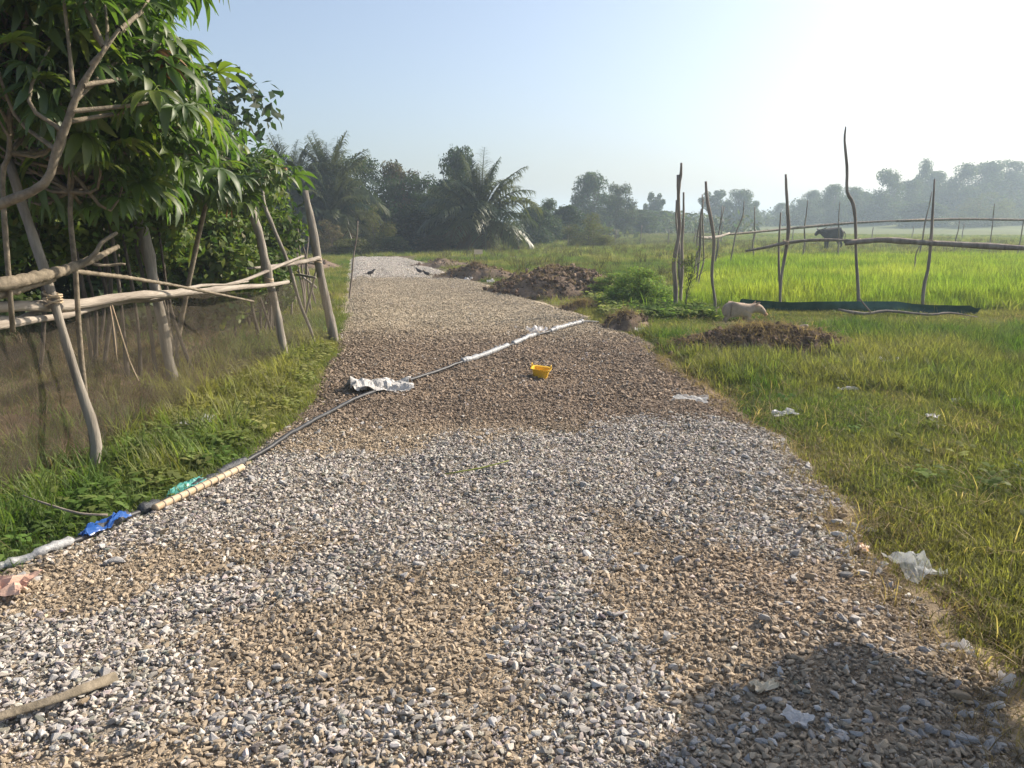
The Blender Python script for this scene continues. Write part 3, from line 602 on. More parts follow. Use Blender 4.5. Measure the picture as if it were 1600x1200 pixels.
# ------------------------------------------------------------------ pole fence round the rice
pf_ = thing('pole_fence', 'tall crooked pole fence with long rails round the bright green rice', 'fence', (2.95, 13.79, 0))
yf = 13.79
for k, (pts, rad) in enumerate([
    ([(2.95, yf, -.2), (2.93, yf, .4), (2.88, yf, .88), (2.95, yf, 1.43), (2.92, yf, 1.75), (2.90, yf, 2.09), (2.88, yf, 2.38)], [.075, .07, .06, .05, .05, .05, .035]),
    ([(2.9, yf - .02, 1.95), (2.91, yf, 2.2), (2.93, yf, 2.4), (2.93, yf, 2.58)], [.04, .045, .04, .035]),
    ([(3.65, yf, -.2), (3.64, yf, .2), (3.56, yf, .65), (3.57, yf, 1.21), (3.50, yf, 1.6), (3.43, yf, 1.87), (3.39, yf, 2.08), (3.37, yf, 2.27)], [.04, .045, .045, .045, .05, .05, .04, .036]),
    ([(4.83, yf, -.2), (4.80, yf, .54), (4.84, yf, .99), (4.87, yf, 1.4), (4.83, yf, 1.76), (4.79, yf, 2.05), (4.75, yf, 2.39)], [.042, .042, .045, .05, .05, .042, .03]),
    ([(6.27, yf, -.2), (6.19, yf, .42), (6.10, yf, .99), (6.03, yf, 1.6), (5.96, yf, 1.9), (5.84, yf, 2.1), (5.80, yf, 2.52), (5.72, yf, 2.95), (5.72, yf, 3.18)], [.045, .045, .042, .04, .05, .042, .038, .034, .02]),
    ([(7.41, yf, -.2), (7.36, yf, .4), (7.40, yf, .75), (7.40, yf, 1.2), (7.38, yf, 1.6), (7.34, yf, 2.31)], [.045, .048, .042, .045, .04, .022])]):
    part_tube('post', pf_, pts, np.array(rad) * .62, M['pole'], 9, .09, 40 + k)
for k, (x0, y0, x1, z1_, rr) in enumerate([(3.13, 14.2, 3.08, 2.1, .04), (3.42, 15.6, 3.25, 2.0, .035), (4.42, 18.6, 4.52, 2.1, .03), (5.05, 21.4, 5.15, 2.3, .032), (4.35, 17.8, 4.30, 2.05, .026), (4.75, 20.0, 4.8, 1.9, .026), (6.7, 25.8, 6.95, 2.05, .032),
        (7.0, 26.8, 7.15, 2.1, .032), (6.95, 25.0, 7.35, 2.2, .034), (8.75, 28.1, 8.65, 2.1, .034), (5.0, 14.4, 4.92, 1.75, .03), (10.4, 27.9, 10.45, 2.3, .036), (11.9, 28.4, 11.8, 2.25, .034), (15.2, 29.2, 15.5, 2.65, .036), (10.3, 20.0, 10.5, 1.35, .022),
        (17.0, 30.0, 17.1, 1.6, .03), (18.6, 30.4, 18.6, 2.25, .03), (20.1, 31.0, 20.2, 1.65, .034), (21.6, 31.4, 21.6, 1.9, .034)]):
    rr *= .75; g0 = float(H(x0, y0)); mk('post', *tube(wobble((x0, y0, g0 - .2), (x1, y0, z1_), 6, .022, 600 + k), [rr, rr, rr * .6], 7, .1, k), M['pole'], pf_, True)
part_tube('rail', pf_, [(4.11, 13.7, 1.08), (4.40, 13.7, 1.13), (4.66, 13.72, 1.19), (5.0, 13.72, 1.245), (5.39, 13.72, 1.27), (6.06, 13.72, 1.26)], [.02, .024, .028, .03, .03, .024], M['pole'], 9, .1, 50)
part_tube('rail', pf_, [(5.85, 13.70, 1.21), (6.2, 13.70, 1.25), (6.55, 13.70, 1.27), (7.3, 13.70, 1.22), (8.1, 13.70, 1.18), (9.0, 13.7, 1.13), (10.3, 13.7, 1.1)], [.04, .046, .052, .048, .052, .05, .045], M['pole'], 9, .08, 51)
part_tube('rail', pf_, [(5.55, 23.5, 1.15), (6.0, 24.2, 1.08), (6.6, 25.0, 1.1), (7.2, 25.9, 1.2)], [.03, .05, .05, .03], M['rail'], 8, .08, 52)
part_tube('rail', pf_, [(6.8, 25.6, 1.14), (8.6, 27.0, 1.24), (10.4, 27.9, 1.38), (12.4, 28.6, 1.52), (15.4, 29.3, 1.65)], [.03, .04, .045, .04, .03], M['pole'], 8, .08, 53)
part_tube('rail', pf_, [(14.2, 29.0, 1.58), (17.0, 29.9, 1.66), (20.2, 30.9, 1.63), (23.5, 31.8, 1.6)], [.04, .045, .04, .03], M['pole'], 8, .08, 54)
# low green tarp strip along the foot of the front posts
tv = []; tf = []
for i in range(40):
    t = i / 39; x = 4.0 + 4.05 * t; y = 13.62 - .35 * t + .02 * math.sin(x * 3)
    for k in range(4): tv.append((x + .02 * k * math.sin(x * 5), y - .04 * math.sin(k * 1.3 + x * 2), float(H(x, y)) - .03 + (.24 - .05 * (i > 37)) * k / 3 * (1 + .05 * math.sin(x * 2.3))))
for i in range(39):
    for k in range(3): a = i * 4 + k; tf.append((a, a + 4, a + 5, a + 1))
mk('tarp_strip', tv, tf, M['tarp'], pf_, True)
# twiggy sapling beside the corner post
sp = thing('sapling', 'bare twiggy sapling beside the double corner post of the fence', 'sapling', (3.05, 13.5, float(H(3.05, 13.5))))
mk('trunk', *tube(wobble((3.05, 13.5, -.05), (3.12, 13.5, 1.05), 7, .015, 61), [.012, .006], 6, .1, 1), M['darkbark'], sp, True)
r = np.random.default_rng(62); gg = Geo(); lf_ = []
for k in range(16):
    z0 = r.uniform(.25, .95); a = r.uniform(0, 6.28); L = r.uniform(.15, .45); e = np.array([3.08 + L * math.cos(a), 13.5 + L * math.sin(a) * .6, z0 + L * .8]); gg.add(*tube(wobble((3.08, 13.5, z0), e, 4, .01, 620 + k), [.006, .003], 5, 0, k, sub=1))
    for q in range(9): lf_.append(np.array([3.08, 13.5, z0]) * (1 - q / 8) + e * q / 8 + r.normal(0, .03, 3))
mk('twigs', *gg.out(), M['darkbark'], sp)
spread('foliage', np.array(lf_)[:, 0], np.array(lf_)[:, 1], r.uniform(.25, .6, len(lf_)), np.array([.13, .17, .05]) * r.uniform(.6, 1.3, (len(lf_), 1)), [source('sprig_%d' % i, *rosette(6, .07, 700 + i), G) for i in range(3)], 63, None, .6, sp, np.array(lf_)[:, 2])

def lashing(root, p, rad, seed):
    r = np.random.default_rng(seed); g_ = Geo()
    for k in range(4):
        an = np.linspace(0, 2 * math.pi, 13); tl = r.uniform(-.5, .5)
        g_.add(*tube([(p[0] + rad * math.cos(a_), p[1] + rad * math.sin(a_), p[2] + (k - 1.5) * .018 + tl * rad * math.cos(a_)) for a_ in an], .006, 5, 0, 0, sub=1))
    mk('lashing', *g_.out(), M['bamboo'], root, True)
for k, p in enumerate([(4.83, 13.75, 1.22), (6.06, 13.75, 1.24), (7.39, 13.75, 1.23)]): lashing(pf_, p, .062, k)
for k, p in enumerate([(-2.83, 4.74, 1.13), (-2.8, 8.9, .93), (-2.57, 10.28, 1.1)]): lashing(fence, p, .05, 10 + k)
# ------------------------------------------------------------------ far stock fence
ff = thing('far_fence', 'low grey net fence on thin stakes across the far pasture', 'fence', (8, 55, 0))
fp = [(3.6, 50.5), (5.2, 51), (6.8, 51.5), (8.6, 52.3), (10.6, 53), (12.6, 54), (15.0, 56), (18, 58), (21.5, 60), (25, 61.5), (29, 63), (33, 64.5), (38, 66)]
for k, (x, y) in enumerate(fp):
    g0 = float(H(x, y)); mk('stake', *tube(wobble((x, y, g0 - .2), (x + .05, y, g0 + 1.05 + .3 * (k % 3 == 0)), 4, .02, 650 + k), .035, 6, .08, k), M['pole'], ff, True)
nv = []; nf = []
for i, (x, y) in enumerate(fp[:7]):
    g0 = float(H(x, y)); nv += [(x, y, g0), (x, y, g0 + .85)]
for i in range(6): nf.append((2 * i, 2 * i + 2, 2 * i + 3, 2 * i + 1))
mk('netting', nv, nf, M['farnet'], ff)

# ------------------------------------------------------------------ trees
def leaves(centers, radii, n, size, seed, shell=0.62, up=0.35, aspect=0.5, droop=0.0):
    """n rhombic leaf faces spread over lobes (centres, per-axis radii); returns verts, quads, tints"""
    r = np.random.default_rng(seed); centers = np.asarray(centers, float); radii = np.asarray(radii, float)
    w = (radii.prod(1)) ** (2 / 3); k = r.choice(len(centers), n, p=w / w.sum())
    d = r.normal(size=(n, 3)); d /= np.linalg.norm(d, axis=1)[:, None]
    rad = shell + (1 - shell) * r.random(n) ** .7; rad = np.where(r.random(n) < .22, r.random(n), rad) * r.normal(1, .07, n)
    c = centers[k] + d * radii[k] * rad[:, None]
    nrm = d + r.normal(0, .65, (n, 3)) + np.array([0, 0, up]); nrm /= np.linalg.norm(nrm, axis=1)[:, None]
    a = r.normal(size=(n, 3)) + np.array([0, 0, -droop]); a -= nrm * (a * nrm).sum(1)[:, None]; a /= np.linalg.norm(a, axis=1)[:, None]; b = np.cross(nrm, a)
    s = size * r.uniform(.6, 1.35, n)[:, None]
    V = np.stack([c - a * s, c + b * s * aspect - a * s * .1, c + a * s, c - b * s * aspect - a * s * .1], 1)
    V[:, [1, 3]] += (nrm * s * .18)[:, None, :]
    t = r.uniform(.65, 1.35, (n, 1)) * (1 + r.normal(0, .1, (n, 3))); t = np.clip(t, .2, 2)
    return V.reshape(-1, 3), np.arange(4 * n).reshape(n, 4), np.repeat(t, 4, 0)
def lobes(n, seed, z0, z1, w, rr=(.16, .3), top=1.0, squash=.8):
    """lobe centres inside a crown of width 1 between z0 and z1 of a unit-high tree"""
    r = np.random.default_rng(seed); C = []; Rr = []
    for i in range(n):
        t = r.random(); z = z0 + (z1 - z0) * t; env = math.sin(math.pi * min(1, (.18 + .72 * t ** top))) ** .7
        a = r.uniform(0, 6.28); q = w * .5 * env * r.random() ** .5; rad = r.uniform(*rr) * (1.1 - .45 * t)
        q = max(0, q - rad * .35 * w); C.append((q * math.cos(a), q * math.sin(a), min(z, z1 - rad * squash * .5))); Rr.append((rad * w, rad * w, rad * squash))
    return np.array(C), np.array(Rr)
def trunk_geo(C, zs, seed, r0=.03):
    g = Geo(); r = np.random.default_rng(seed)
    g.add(*tube([(0, 0, -.03), (.01, 0, zs * .5), (.0, .01, zs), (.01, 0, zs + .25)], [r0 * 1.3, r0, r0 * .8, r0 * .4], 8, .08, seed))
    for c in C[r.choice(len(C), min(9, len(C)), replace=False)]:
        s = np.array([0, 0, zs * r.uniform(.6, 1.1)]); g.add(*tube([s, (s + c) / 2 + np.array([0, 0, -.02]), c], [r0 * .5, r0 * .35, r0 * .12], 6, .05, seed, sub=2))
    return g.out()
TV = {}
def variant(key, lob, n, size, zs, seed, r0=.03, **kw):
    C, Rr = lob; V, F, t = leaves(C, Rr, n, size, seed, **kw)
    TV[key] = (mesh('crown', V, F, M['leaf'], False, t), mesh('trunk', *trunk_geo(C, zs, seed, r0), M['darkbark'], True))
variant('round', lobes(46, 801, .04, 1, 1.0, (.16, .3)), 15000, .022, .25, 801, shell=.5)
variant('tall', lobes(46, 802, .03, 1, .95, (.14, .28), .8), 14000, .022, .3, 802, shell=.5)
variant('open', lobes(16, 803, .45, 1, .95, (.12, .22)), 4500, .03, .5, 803, .02)
variant('bush', lobes(44, 804, .02, .98, 1.1, (.16, .3), .6), 11000, .03, .15, 804, shell=.5)
variant('feather', lobes(30, 805, .05, 1, 1.0, (.14, .24), .7), 8000, .03, .2, 805, aspect=.18, droop=1.5)
variant('ragged', lobes(60, 806, .03, 1, 1.1, (.1, .22), .8), 16000, .02, .3, 806, shell=.5)
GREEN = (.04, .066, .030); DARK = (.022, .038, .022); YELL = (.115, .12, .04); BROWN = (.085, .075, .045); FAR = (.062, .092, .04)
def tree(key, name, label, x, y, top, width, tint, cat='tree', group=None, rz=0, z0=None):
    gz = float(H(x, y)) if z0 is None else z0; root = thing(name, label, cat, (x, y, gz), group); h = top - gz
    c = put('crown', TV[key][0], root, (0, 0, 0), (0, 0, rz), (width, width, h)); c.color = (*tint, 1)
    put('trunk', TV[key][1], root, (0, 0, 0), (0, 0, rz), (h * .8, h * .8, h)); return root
BL = 'wood at the far end of the road'; RT = 'tree line beyond the pasture'
for i, a in enumerate([
    ('ragged', 'broadleaf_tree', 'olive broadleaf tree right of the tall oil palms', -8.9, 47, 5.15, 4.6, GREEN),
    ('tall', 'broadleaf_tree', 'grey-green tree between the oil palms and the dark thicket', -7.0, 48.5, 4.9, 4.0, BROWN),
    ('ragged', 'broadleaf_tree', 'lower ragged tree sloping down towards the round crowned tree', -5.6, 47.5, 4.15, 3.6, GREEN),
    ('round', 'broadleaf_tree', 'dark tree filling the gap left of the round crowned tree', -4.3, 49.5, 3.9, 3.6, DARK),
    ('round', 'broadleaf_tree', 'tall round crowned dark tree behind the lone oil palm', -3.35, 50, 5.85, 3.3, GREEN),
    ('bush', 'thicket', 'black-green thicket under the trees at the road end', -4.6, 45, 2.6, 4.2, DARK),
    ('bush', 'thicket', 'dark thicket under the tall oil palms', -10.2, 45.5, 3.0, 4.6, DARK),
    ('feather', 'feathery_shrub', 'yellow-green feathery shrub at the left corner of the road end', -7.2, 41, 2.3, 2.2, YELL),
    ('feather', 'feathery_shrub', 'tan dry feathery shrub left of the far road', -8.9, 38.5, 1.6, 2.2, (.15, .125, .075)),
    ('bush', 'shrub', 'low green shrub at the left end of the white gravel', -7.6, 37, .75, 1.9, YELL),
    ('bush', 'shrub', 'low grassy shrub straight behind the white gravel', -5.9, 39, .8, 1.8, (.08, .1, .035)),
    ('bush', 'shrub', 'low brown-green shrub between road end and lone palm', -4.0, 41, .85, 2.2, BROWN),
    ('bush', 'shrub', 'dark shrub leaning over the left stick fence', -12.5, 38, 2.6, 4.0, DARK),
    ('ragged', 'broadleaf_tree', 'tall dark tree behind the leaning fence posts on the left', -14.2, 44, 4.6, 4.6, DARK),
    ('ragged', 'broadleaf_tree', 'dark tree showing between the cassava leaves and the palms', -16.5, 46, 5.0, 5.0, GREEN),
    ('round', 'broadleaf_tree', 'broad dark tree closing the wood behind the tall palms', -11.4, 49, 4.6, 5.2, DARK),
    ('bush', 'shrub', 'green shrub just right of the lone oil palm', 1.6, 55, 2.5, 2.8, GREEN),
    ('tall', 'broadleaf_tree', 'small upright tree right of the lone oil palm', 2.8, 60, 3.1, 2.6, FAR),
    ('bush', 'shrub', 'mid green shrub between lone palm and the big round tree', 4.4, 62, 2.7, 2.8, GREEN),
    ('feather', 'feathery_shrub', 'yellowish feathery shrub on the pasture before the big round tree', 4.9, 50, 2.0, 3.4, YELL),
    ('round', 'broadleaf_tree', 'big round dark tree alone above the middle pasture', 9.1, 90, 6.7, 5.6, FAR),
    ('ragged', 'broadleaf_tree', 'lighter ragged tree against the big round tree', 12.4, 92, 5.6, 5.0, (.06, .08, .04)),
    ('open', 'broadleaf_tree', 'small clump-topped tree alone on the skyline left of the fence', 23.4, 130, 5.9, 3.8, FAR),
    ('bush', 'shrub', 'wide dark scrub under the skyline clump-topped tree', 22, 120, 3.0, 9, FAR),
    ('bush', 'shrub', 'dark scrub mound right of the big round tree', 16.0, 100, 2.9, 6.5, FAR)]):
    tree(a[0], a[1], a[2], *a[3:], cat='tree' if 'tree' in a[1] else 'shrub', group=BL if i < 16 else RT, rz=i * 1.3)
for i, (key, x, y, top, w, lb) in enumerate([
    ('open', 38.5, 150, 7.0, 7.0, 'open crowned hazy tree framed by the two left fence poles'), ('round', 44.0, 152, 7.2, 7.4, 'rounded hazy tree right of the two left fence poles'),
    ('tall', 47.6, 155, 5.2, 4, 'small hazy tree touching the rounded tree beside the poles'), ('round', 61, 178, 5.4, 4.4, 'tiny round hazy tree alone left of the third fence pole'),
    ('ragged', 62.5, 168, 6.0, 8, 'pale ragged hazy tree just right of the third fence pole'), ('round', 65.5, 172, 7.8, 6, 'hazy domed tree peeping over the pale ragged one'),
    ('round', 64.5, 158, 8.4, 6.2, 'dark hazy egg-shaped tree left of the tallest fence pole'), ('round', 71.0, 165, 8.2, 7, 'hazy tree directly behind the tallest fence pole'),
    ('bush', 76, 172, 7.6, 7, 'low hazy tree right behind the tallest fence pole'), ('tall', 75.0, 158, 11.2, 9.5, 'large tall hazy tree right of the tallest fence pole'),
    ('tall', 87.5, 168, 13.8, 5.5, 'slender hazy tree standing highest of the right wood'), ('round', 83, 165, 9.6, 9, 'hazy tree under the slender highest tree'),
    ('round', 92, 172, 11.8, 9, 'hazy tree left of the rightmost near fence post'), ('tall', 96.5, 168, 13.0, 10, 'tall hazy tree on the lower slope of the wooded rise'),
    ('round', 105, 175, 14.0, 11, 'hazy tree half way up the wooded rise'), ('ragged', 112, 178, 14.6, 11, 'ragged hazy tree on top of the wooded rise'),
    ('round', 121, 180, 14.4, 12, 'broad hazy tree near the right edge of the wooded rise'), ('tall', 128, 176, 13.6, 12, 'hazy tree at the right frame edge of the rise'),
    ('feather', 84, 142, 6.4, 11, 'pale feathery hazy tree in front of the wooded rise'), ('feather', 92, 146, 5.6, 9, 'second pale feathery hazy tree further right before the rise'),
    ('bush', 76, 146, 5.0, 9, 'dark hazy shrub in front of the large tall tree'), ('bush', 102, 150, 5.6, 9, 'yellowish hazy shrub at the foot of the wooded rise'),
    ('bush', 112, 152, 6.4, 11, 'wide hazy shrub at the right foot of the rise'), ('round', 137, 178, 13, 12, 'hazy tree beyond the right frame edge of the rise')]):
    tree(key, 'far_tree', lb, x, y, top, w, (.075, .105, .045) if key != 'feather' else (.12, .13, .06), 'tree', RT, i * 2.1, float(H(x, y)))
tree('ragged', 'weed_bush', 'leafy green weed bush left of the double corner post', 2.45, 14.7, .72, 1.15, (.2, .28, .075), 'bush', None, .7)
tree('ragged', 'weed_bush', 'lower weed bush between the large soil heap and the corner post', 2.3, 16.6, .5, 1.2, (.2, .27, .075), 'bush', None, 2.7)
# far scrub and second-growth behind: one mass
r = np.random.default_rng(871); C = []; Rr = []
for k in range(230):
    x = r.uniform(6, 175); y = r.uniform(160, 200) if x > 30 else r.uniform(100, 135); hgt = r.uniform(1.2, 3.2) + 2.2 * (x > 70); g0 = float(H(x, y)); wd = r.uniform(2.5, 5)
    C.append((x, y, g0 + hgt * .45)); Rr.append((wd, wd * .7, hgt * .6))
for k in range(90):
    x = r.uniform(-130, 8); y = r.uniform(70, 120); hgt = r.uniform(2, 5.5) if x < -3 else r.uniform(1, 2.4); C.append((x, y, hgt * .4)); Rr.append((r.uniform(3, 6), 3, hgt * .6))
V, F, t = leaves(C, Rr, 60000, .34, 872)
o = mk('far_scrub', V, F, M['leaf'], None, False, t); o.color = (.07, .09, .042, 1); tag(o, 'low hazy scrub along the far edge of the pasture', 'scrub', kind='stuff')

# ------------------------------------------------------------------ oil palms
def frond_geo(L, elev, droop, n, ll, seed, dead=False):
    """one pinnate frond: base at the origin, growing along +X and arching over"""
    r = np.random.default_rng(seed); P = [np.zeros(3)]; a = elev; m = 16
    for i in range(m):
        P.append(P[-1] + L / m * np.array([math.cos(a), 0, math.sin(a)])); a -= droop / m * (0.35 + 1.3 * i / m)
    P = np.array(P); g = Geo(); g.add(*tube(P, [L * .016, L * .009, L * .003], 5, 0, seed, sub=1, cap=False))
    V = []; F = []
    for i in range(n):
        t = .16 + .84 * (i + r.random() * .6) / n; f = t * m; k = min(int(f), m - 1); c = P[k] + (P[k + 1] - P[k]) * (f - k); T = P[k + 1] - P[k]; T /= np.linalg.norm(T)
        for s in (-1, 1):
            l = ll * (math.sin(math.pi * (.12 + .84 * t)) ** .6) * r.uniform(.75, 1.1); out = np.array([0, s, 0]); upv = np.cross(T, out) * -s
            up = r.uniform(-.15, .55) * (0 if dead else 1) - (.5 if dead else 0)
            d = out * .85 + T * r.uniform(.35, .75) + np.array([0, 0, 1]) * up; d /= np.linalg.norm(d); q = np.cross(d, np.array([0, 0, 1])); q /= np.linalg.norm(q) + 1e-6
            w = l * .042; b = len(V); dr = r.uniform(.35, .8) * (1.6 if dead else 1)
            for tt, ww in ((0, .7), (.4, 1), (.75, .7)):
                p = c + d * l * tt - np.array([0, 0, 1]) * l * dr * tt * tt; V += [p - q * w * ww, p + q * w * ww]
            V.append(c + d * l - np.array([0, 0, 1]) * l * dr); F += [(b, b + 1, b + 3, b + 2), (b + 2, b + 3, b + 5, b + 4), (b + 4, b + 5, b + 6)]
    g.add(V, F); return g.out()
FR = [mesh('frond', *frond_geo(2.9, e, d, 64, .78, 900 + i), M['palm']) for i, (e, d) in enumerate([(1.42, .5), (1.2, .9), (1.0, 1.35), (.7, 1.55), (.42, 1.6), (.1, 1.5)])]
FRD = [mesh('frond', *frond_geo(2.7, e, d, 44, .5, 920 + i, True), M['palmdry']) for i, (e, d) in enumerate([(-.05, 1.5), (-.35, 1.2), (-.8, .7)])]
def palm(label, x, y, ht, scale, seed, ndead=6, group='oil palms'):
    gz = float(H(x, y)); root = thing('oil_palm', label, 'palm tree', (x, y, gz), group); r = np.random.default_rng(seed)
    tp = [(0, 0, -.15), (.02, 0, ht * .4), (0, .02, ht * .8), (0, 0, ht)]
    o = mk('trunk', np.array(tube(tp, [.36 * scale, .27 * scale, .3 * scale, .2 * scale], 14, .16, seed)[0]) + np.array([x, y, gz]), tube(tp, [.3] * 4, 14, .1, seed)[1], M['darkbark'], root)
    for k in range(26):   # old leaf bases
        a = k * 2.4; z = ht * (.3 + .68 * k / 26); b = np.array([x + .25 * scale * math.cos(a), y + .25 * scale * math.sin(a), gz + z]); e = b + np.array([.14 * math.cos(a), .14 * math.sin(a), .2]) * scale
        mk('leaf_base', *tube([b, (b + e) / 2, e], [.06 * scale, .05 * scale, .03 * scale], 5, .1, k, sub=1), M['darkbark'], o)
    n = 46
    for k in range(n):
        q = k / n; m = FR[min(5, int(q * 6))]; a = k * 2.39996 + r.normal(0, .15); s = scale * r.uniform(.85, 1.1)
        put('frond', m, root, (.08 * math.cos(a), .08 * math.sin(a), ht - q * .25), (r.normal(0, .12), r.normal(0, .08), a), (s, s, s))
    for k in range(ndead):
        a = k * 6.28 / max(1, ndead) + r.normal(0, .3); s = scale * r.uniform(.8, 1.0)
        o = put('frond', FRD[k % 3], root, (.1 * math.cos(a), .1 * math.sin(a), ht - .3), (r.normal(0, .15), 0, a), (s, s, s)); o['label'] = 'dry brown hanging frond'
    return root
palm('lone oil palm with drooping fronds standing on the pasture edge', -1.7, 41.4, 1.75, 1.2, 931, 10)
palm('shorter oil palm half hidden behind the lone palm', -3.1, 46.2, 1.5, .95, 932, 6)
palm('leftmost tall oil palm beside the left trees', -12.0, 43, 3.0, 1.1, 933, 4)
palm('rightmost tall oil palm of the pair above the stick fence', -10.0, 43.5, 3.2, 1.1, 934, 5)
palm('low oil palm with dry fronds under the tall pair', -9.4, 41.2, 1.9, .9, 935, 7)

# ------------------------------------------------------------------ cassava trees and vine thicket on the left
def cass_leaf(seed, n=7, L=.15, pet=.14, droop=.9):
    r = np.random.default_rng(seed); g = Geo(); P = [(0, 0, 0), (pet * .5, 0, .012), (pet, 0, 0)]; g.add(*tube(P, [.0022, .0018], 4, 0, 0, sub=1, cap=False))
    for k in range(n):
        f = (k - (n - 1) / 2) / ((n - 1) / 2); a = f * 1.9 + r.normal(0, .06); l = L * (1 - .38 * abs(f) ** 1.5) * r.uniform(.88, 1.08); d = np.array([math.cos(a), math.sin(a), 0]); q = np.array([-d[1], d[0], 0])
        V = []; F = []; dz = droop * r.uniform(.75, 1.2)
        for i, w in enumerate((.025, .075, .115, .115, .075, .01)):
            t = i / 5; c = np.array([pet, 0, 0]) + d * l * (t - .22 * dz * t * t) + np.array([0, 0, l * (.1 * t - dz * .75 * t * t)]); ww = l * w
            V += [c - q * ww + np.array([0, 0, ww * .45]), c, c + q * ww + np.array([0, 0, ww * .45])]
        for i in range(5):
            b = 3 * i; F += [(b, b + 1, b + 4, b + 3), (b + 1, b + 2, b + 5, b + 4)]
        g.add(V, F)
    return g.out()
CLG = [cass_leaf(950 + i, 7 if i % 2 else 6, .185 + .015 * (i % 3), .15, .6 + .25 * (i % 3)) for i in range(5)]
CL = [mesh('leaf', v, f, M['cass'], True) for v, f in CLG]; CLD = mesh('leaf', *cass_leaf(960, 5, .13, .1, 1.6), M['dryleaf'], True)
cl_src = None
def cassava(label, stems, crowns, ntips, seed, loc, scale=1.0, dead=3):
    root = thing('cassava_tree', label, 'tree', loc); r = np.random.default_rng(seed)
    for k, (pts, rad) in enumerate(stems): mk('stem', *tube(pts, rad, 9, .07, seed + k), M['stem'], root, True)
    allp = np.concatenate([np.array(tube(p, .01, 3, 0, 0)[0]) for p, _ in stems]); allp = allp[allp[:, 2] > 1.75]
    gg = Geo(); leafs = []
    for k in range(ntips):
        c, rad = crowns[r.choice(len(crowns), p=np.array([q[1][0] * q[1][2] for q in crowns]) / sum(q[1][0] * q[1][2] for q in crowns))]
        d = r.normal(size=3); d /= np.linalg.norm(d); tip = np.array(c) + d * np.array(rad) * r.uniform(.25, 1) ** .6
        b = allp[np.argmin(np.linalg.norm(allp - (tip - np.array([0, 0, .35])), axis=1) + r.random(len(allp)) * .5)]
        mdl = (b + tip) / 2 + r.normal(0, .06, 3) + np.array([0, 0, -.06]); gg.add(*tube([b, mdl, tip], [.013, .009, .006], 5, .05, k, sub=3, cap=False))
        for q in range(r.integers(8, 13)):
            a = q * 2.4 + r.normal(0, .3); el = r.uniform(-.75, .35); p = tip + (mdl - tip) * .06 * q + r.normal(0, .015, 3)
            leafs.append((p, (r.normal(0, .35), -el, a), scale * r.choice([.55, .75, .95, 1.2, 1.45]) * r.uniform(.85, 1.15)))
    mk('branches', *gg.out(), M['stem'], root, True)
    L = np.array([np.concatenate([p, e, [s]]) for p, e, s in leafs])
    dp = L[:, 1] * .978 + .333; vis = (np.abs(L[:, 0] / dp) < .66) & (L[:, 2] < 1.6 + .27 * L[:, 1]) & (L[:, 2] > 1.2)
    order = np.argsort(-(L[:, 6] / np.maximum(dp, .5)) * vis); ind = order[:300]
    base = np.array(wloc(root))
    for j, i in enumerate(ind): put('leaf', CL[j % 5] if j % 60 else CLD, root, tuple(L[i, :3] - base), tuple(L[i, 3:6]), (L[i, 6],) * 3)
    rest = np.ones(len(L), bool); rest[ind] = False; n = rest.sum()
    src = [source('cassava_piece_%d_%d' % (seed, i), v, f, M['cassi'], True) for i, (v, f) in enumerate(CLG)]
    scatter('foliage', L[rest, :3], L[rest, 3:6], L[rest, 6], r.uniform(.75, 1.35, (n, 1)) * np.ones((n, 3)), src, root, seed)
    return root
cassava('big leaning cassava tree overhanging the road at the upper left',
    [([(-3.45, 3.9, -.1), (-3.3, 3.9, .9), (-3.0, 3.9, 1.48), (-2.73, 3.9, 1.6), (-2.53, 3.9, 1.68), (-2.30, 3.9, 1.78), (-2.22, 3.9, 1.94), (-2.15, 3.9, 2.07), (-2.06, 3.9, 2.24), (-1.88, 3.95, 2.5)], [.04, .034, .026, .025, .024, .022, .02, .018, .014, .008]),
     ([(-2.78, 4.9, -.05), (-2.79, 4.9, .7), (-2.76, 4.9, 1.3), (-2.75, 4.9, 1.66), (-2.68, 4.9, 2.0), (-2.58, 4.9, 2.34), (-2.5, 4.9, 2.7)], [.018, .017, .016, .015, .014, .011, .007]),
     ([(-2.75, 4.2, 1.0), (-2.7, 4.2, 1.78), (-2.64, 4.2, 1.95), (-2.6, 4.2, 2.2), (-2.5, 4.3, 2.6)], [.014, .014, .013, .012, .008])],
    [((-2.75, 4.6, 2.85), (1.0, 1.0, .6)), ((-2.25, 4.5, 2.45), (.55, .7, .42)), ((-2.3, 5.2, 2.15), (.4, .6, .2)), ((-3.4, 5.6, 2.6), (1.0, 1.0, .8)), ((-2.9, 5.4, 2.1), (.7, .6, .35)), ((-3.1, 6.2, 1.95), (.6, .6, .3))], 330, 971, (-3.45, 3.9, 0), .85)
cassava('lighter cassava tree behind the netting by the third post',
    [([(-3.35, 7.6, -.05), (-3.42, 7.55, .6), (-3.5, 7.5, 1.2), (-3.58, 7.4, 1.7), (-3.5, 7.4, 2.2), (-3.3, 7.4, 2.6)], [.05, .045, .04, .035, .02, .01]),
     ([(-3.6, 7.9, -.05), (-3.3, 7.9, 1.0), (-3.05, 7.9, 1.8), (-2.8, 7.8, 2.2)], [.03, .026, .02, .01])],
    [((-3.35, 7.4, 2.35), (.95, .9, .5)), ((-2.65, 7.8, 2.1), (.5, .7, .33)), ((-4.6, 8.2, 2.6), (1.2, 1.0, .8))], 140, 981, (-3.35, 7.6, 0), .9)
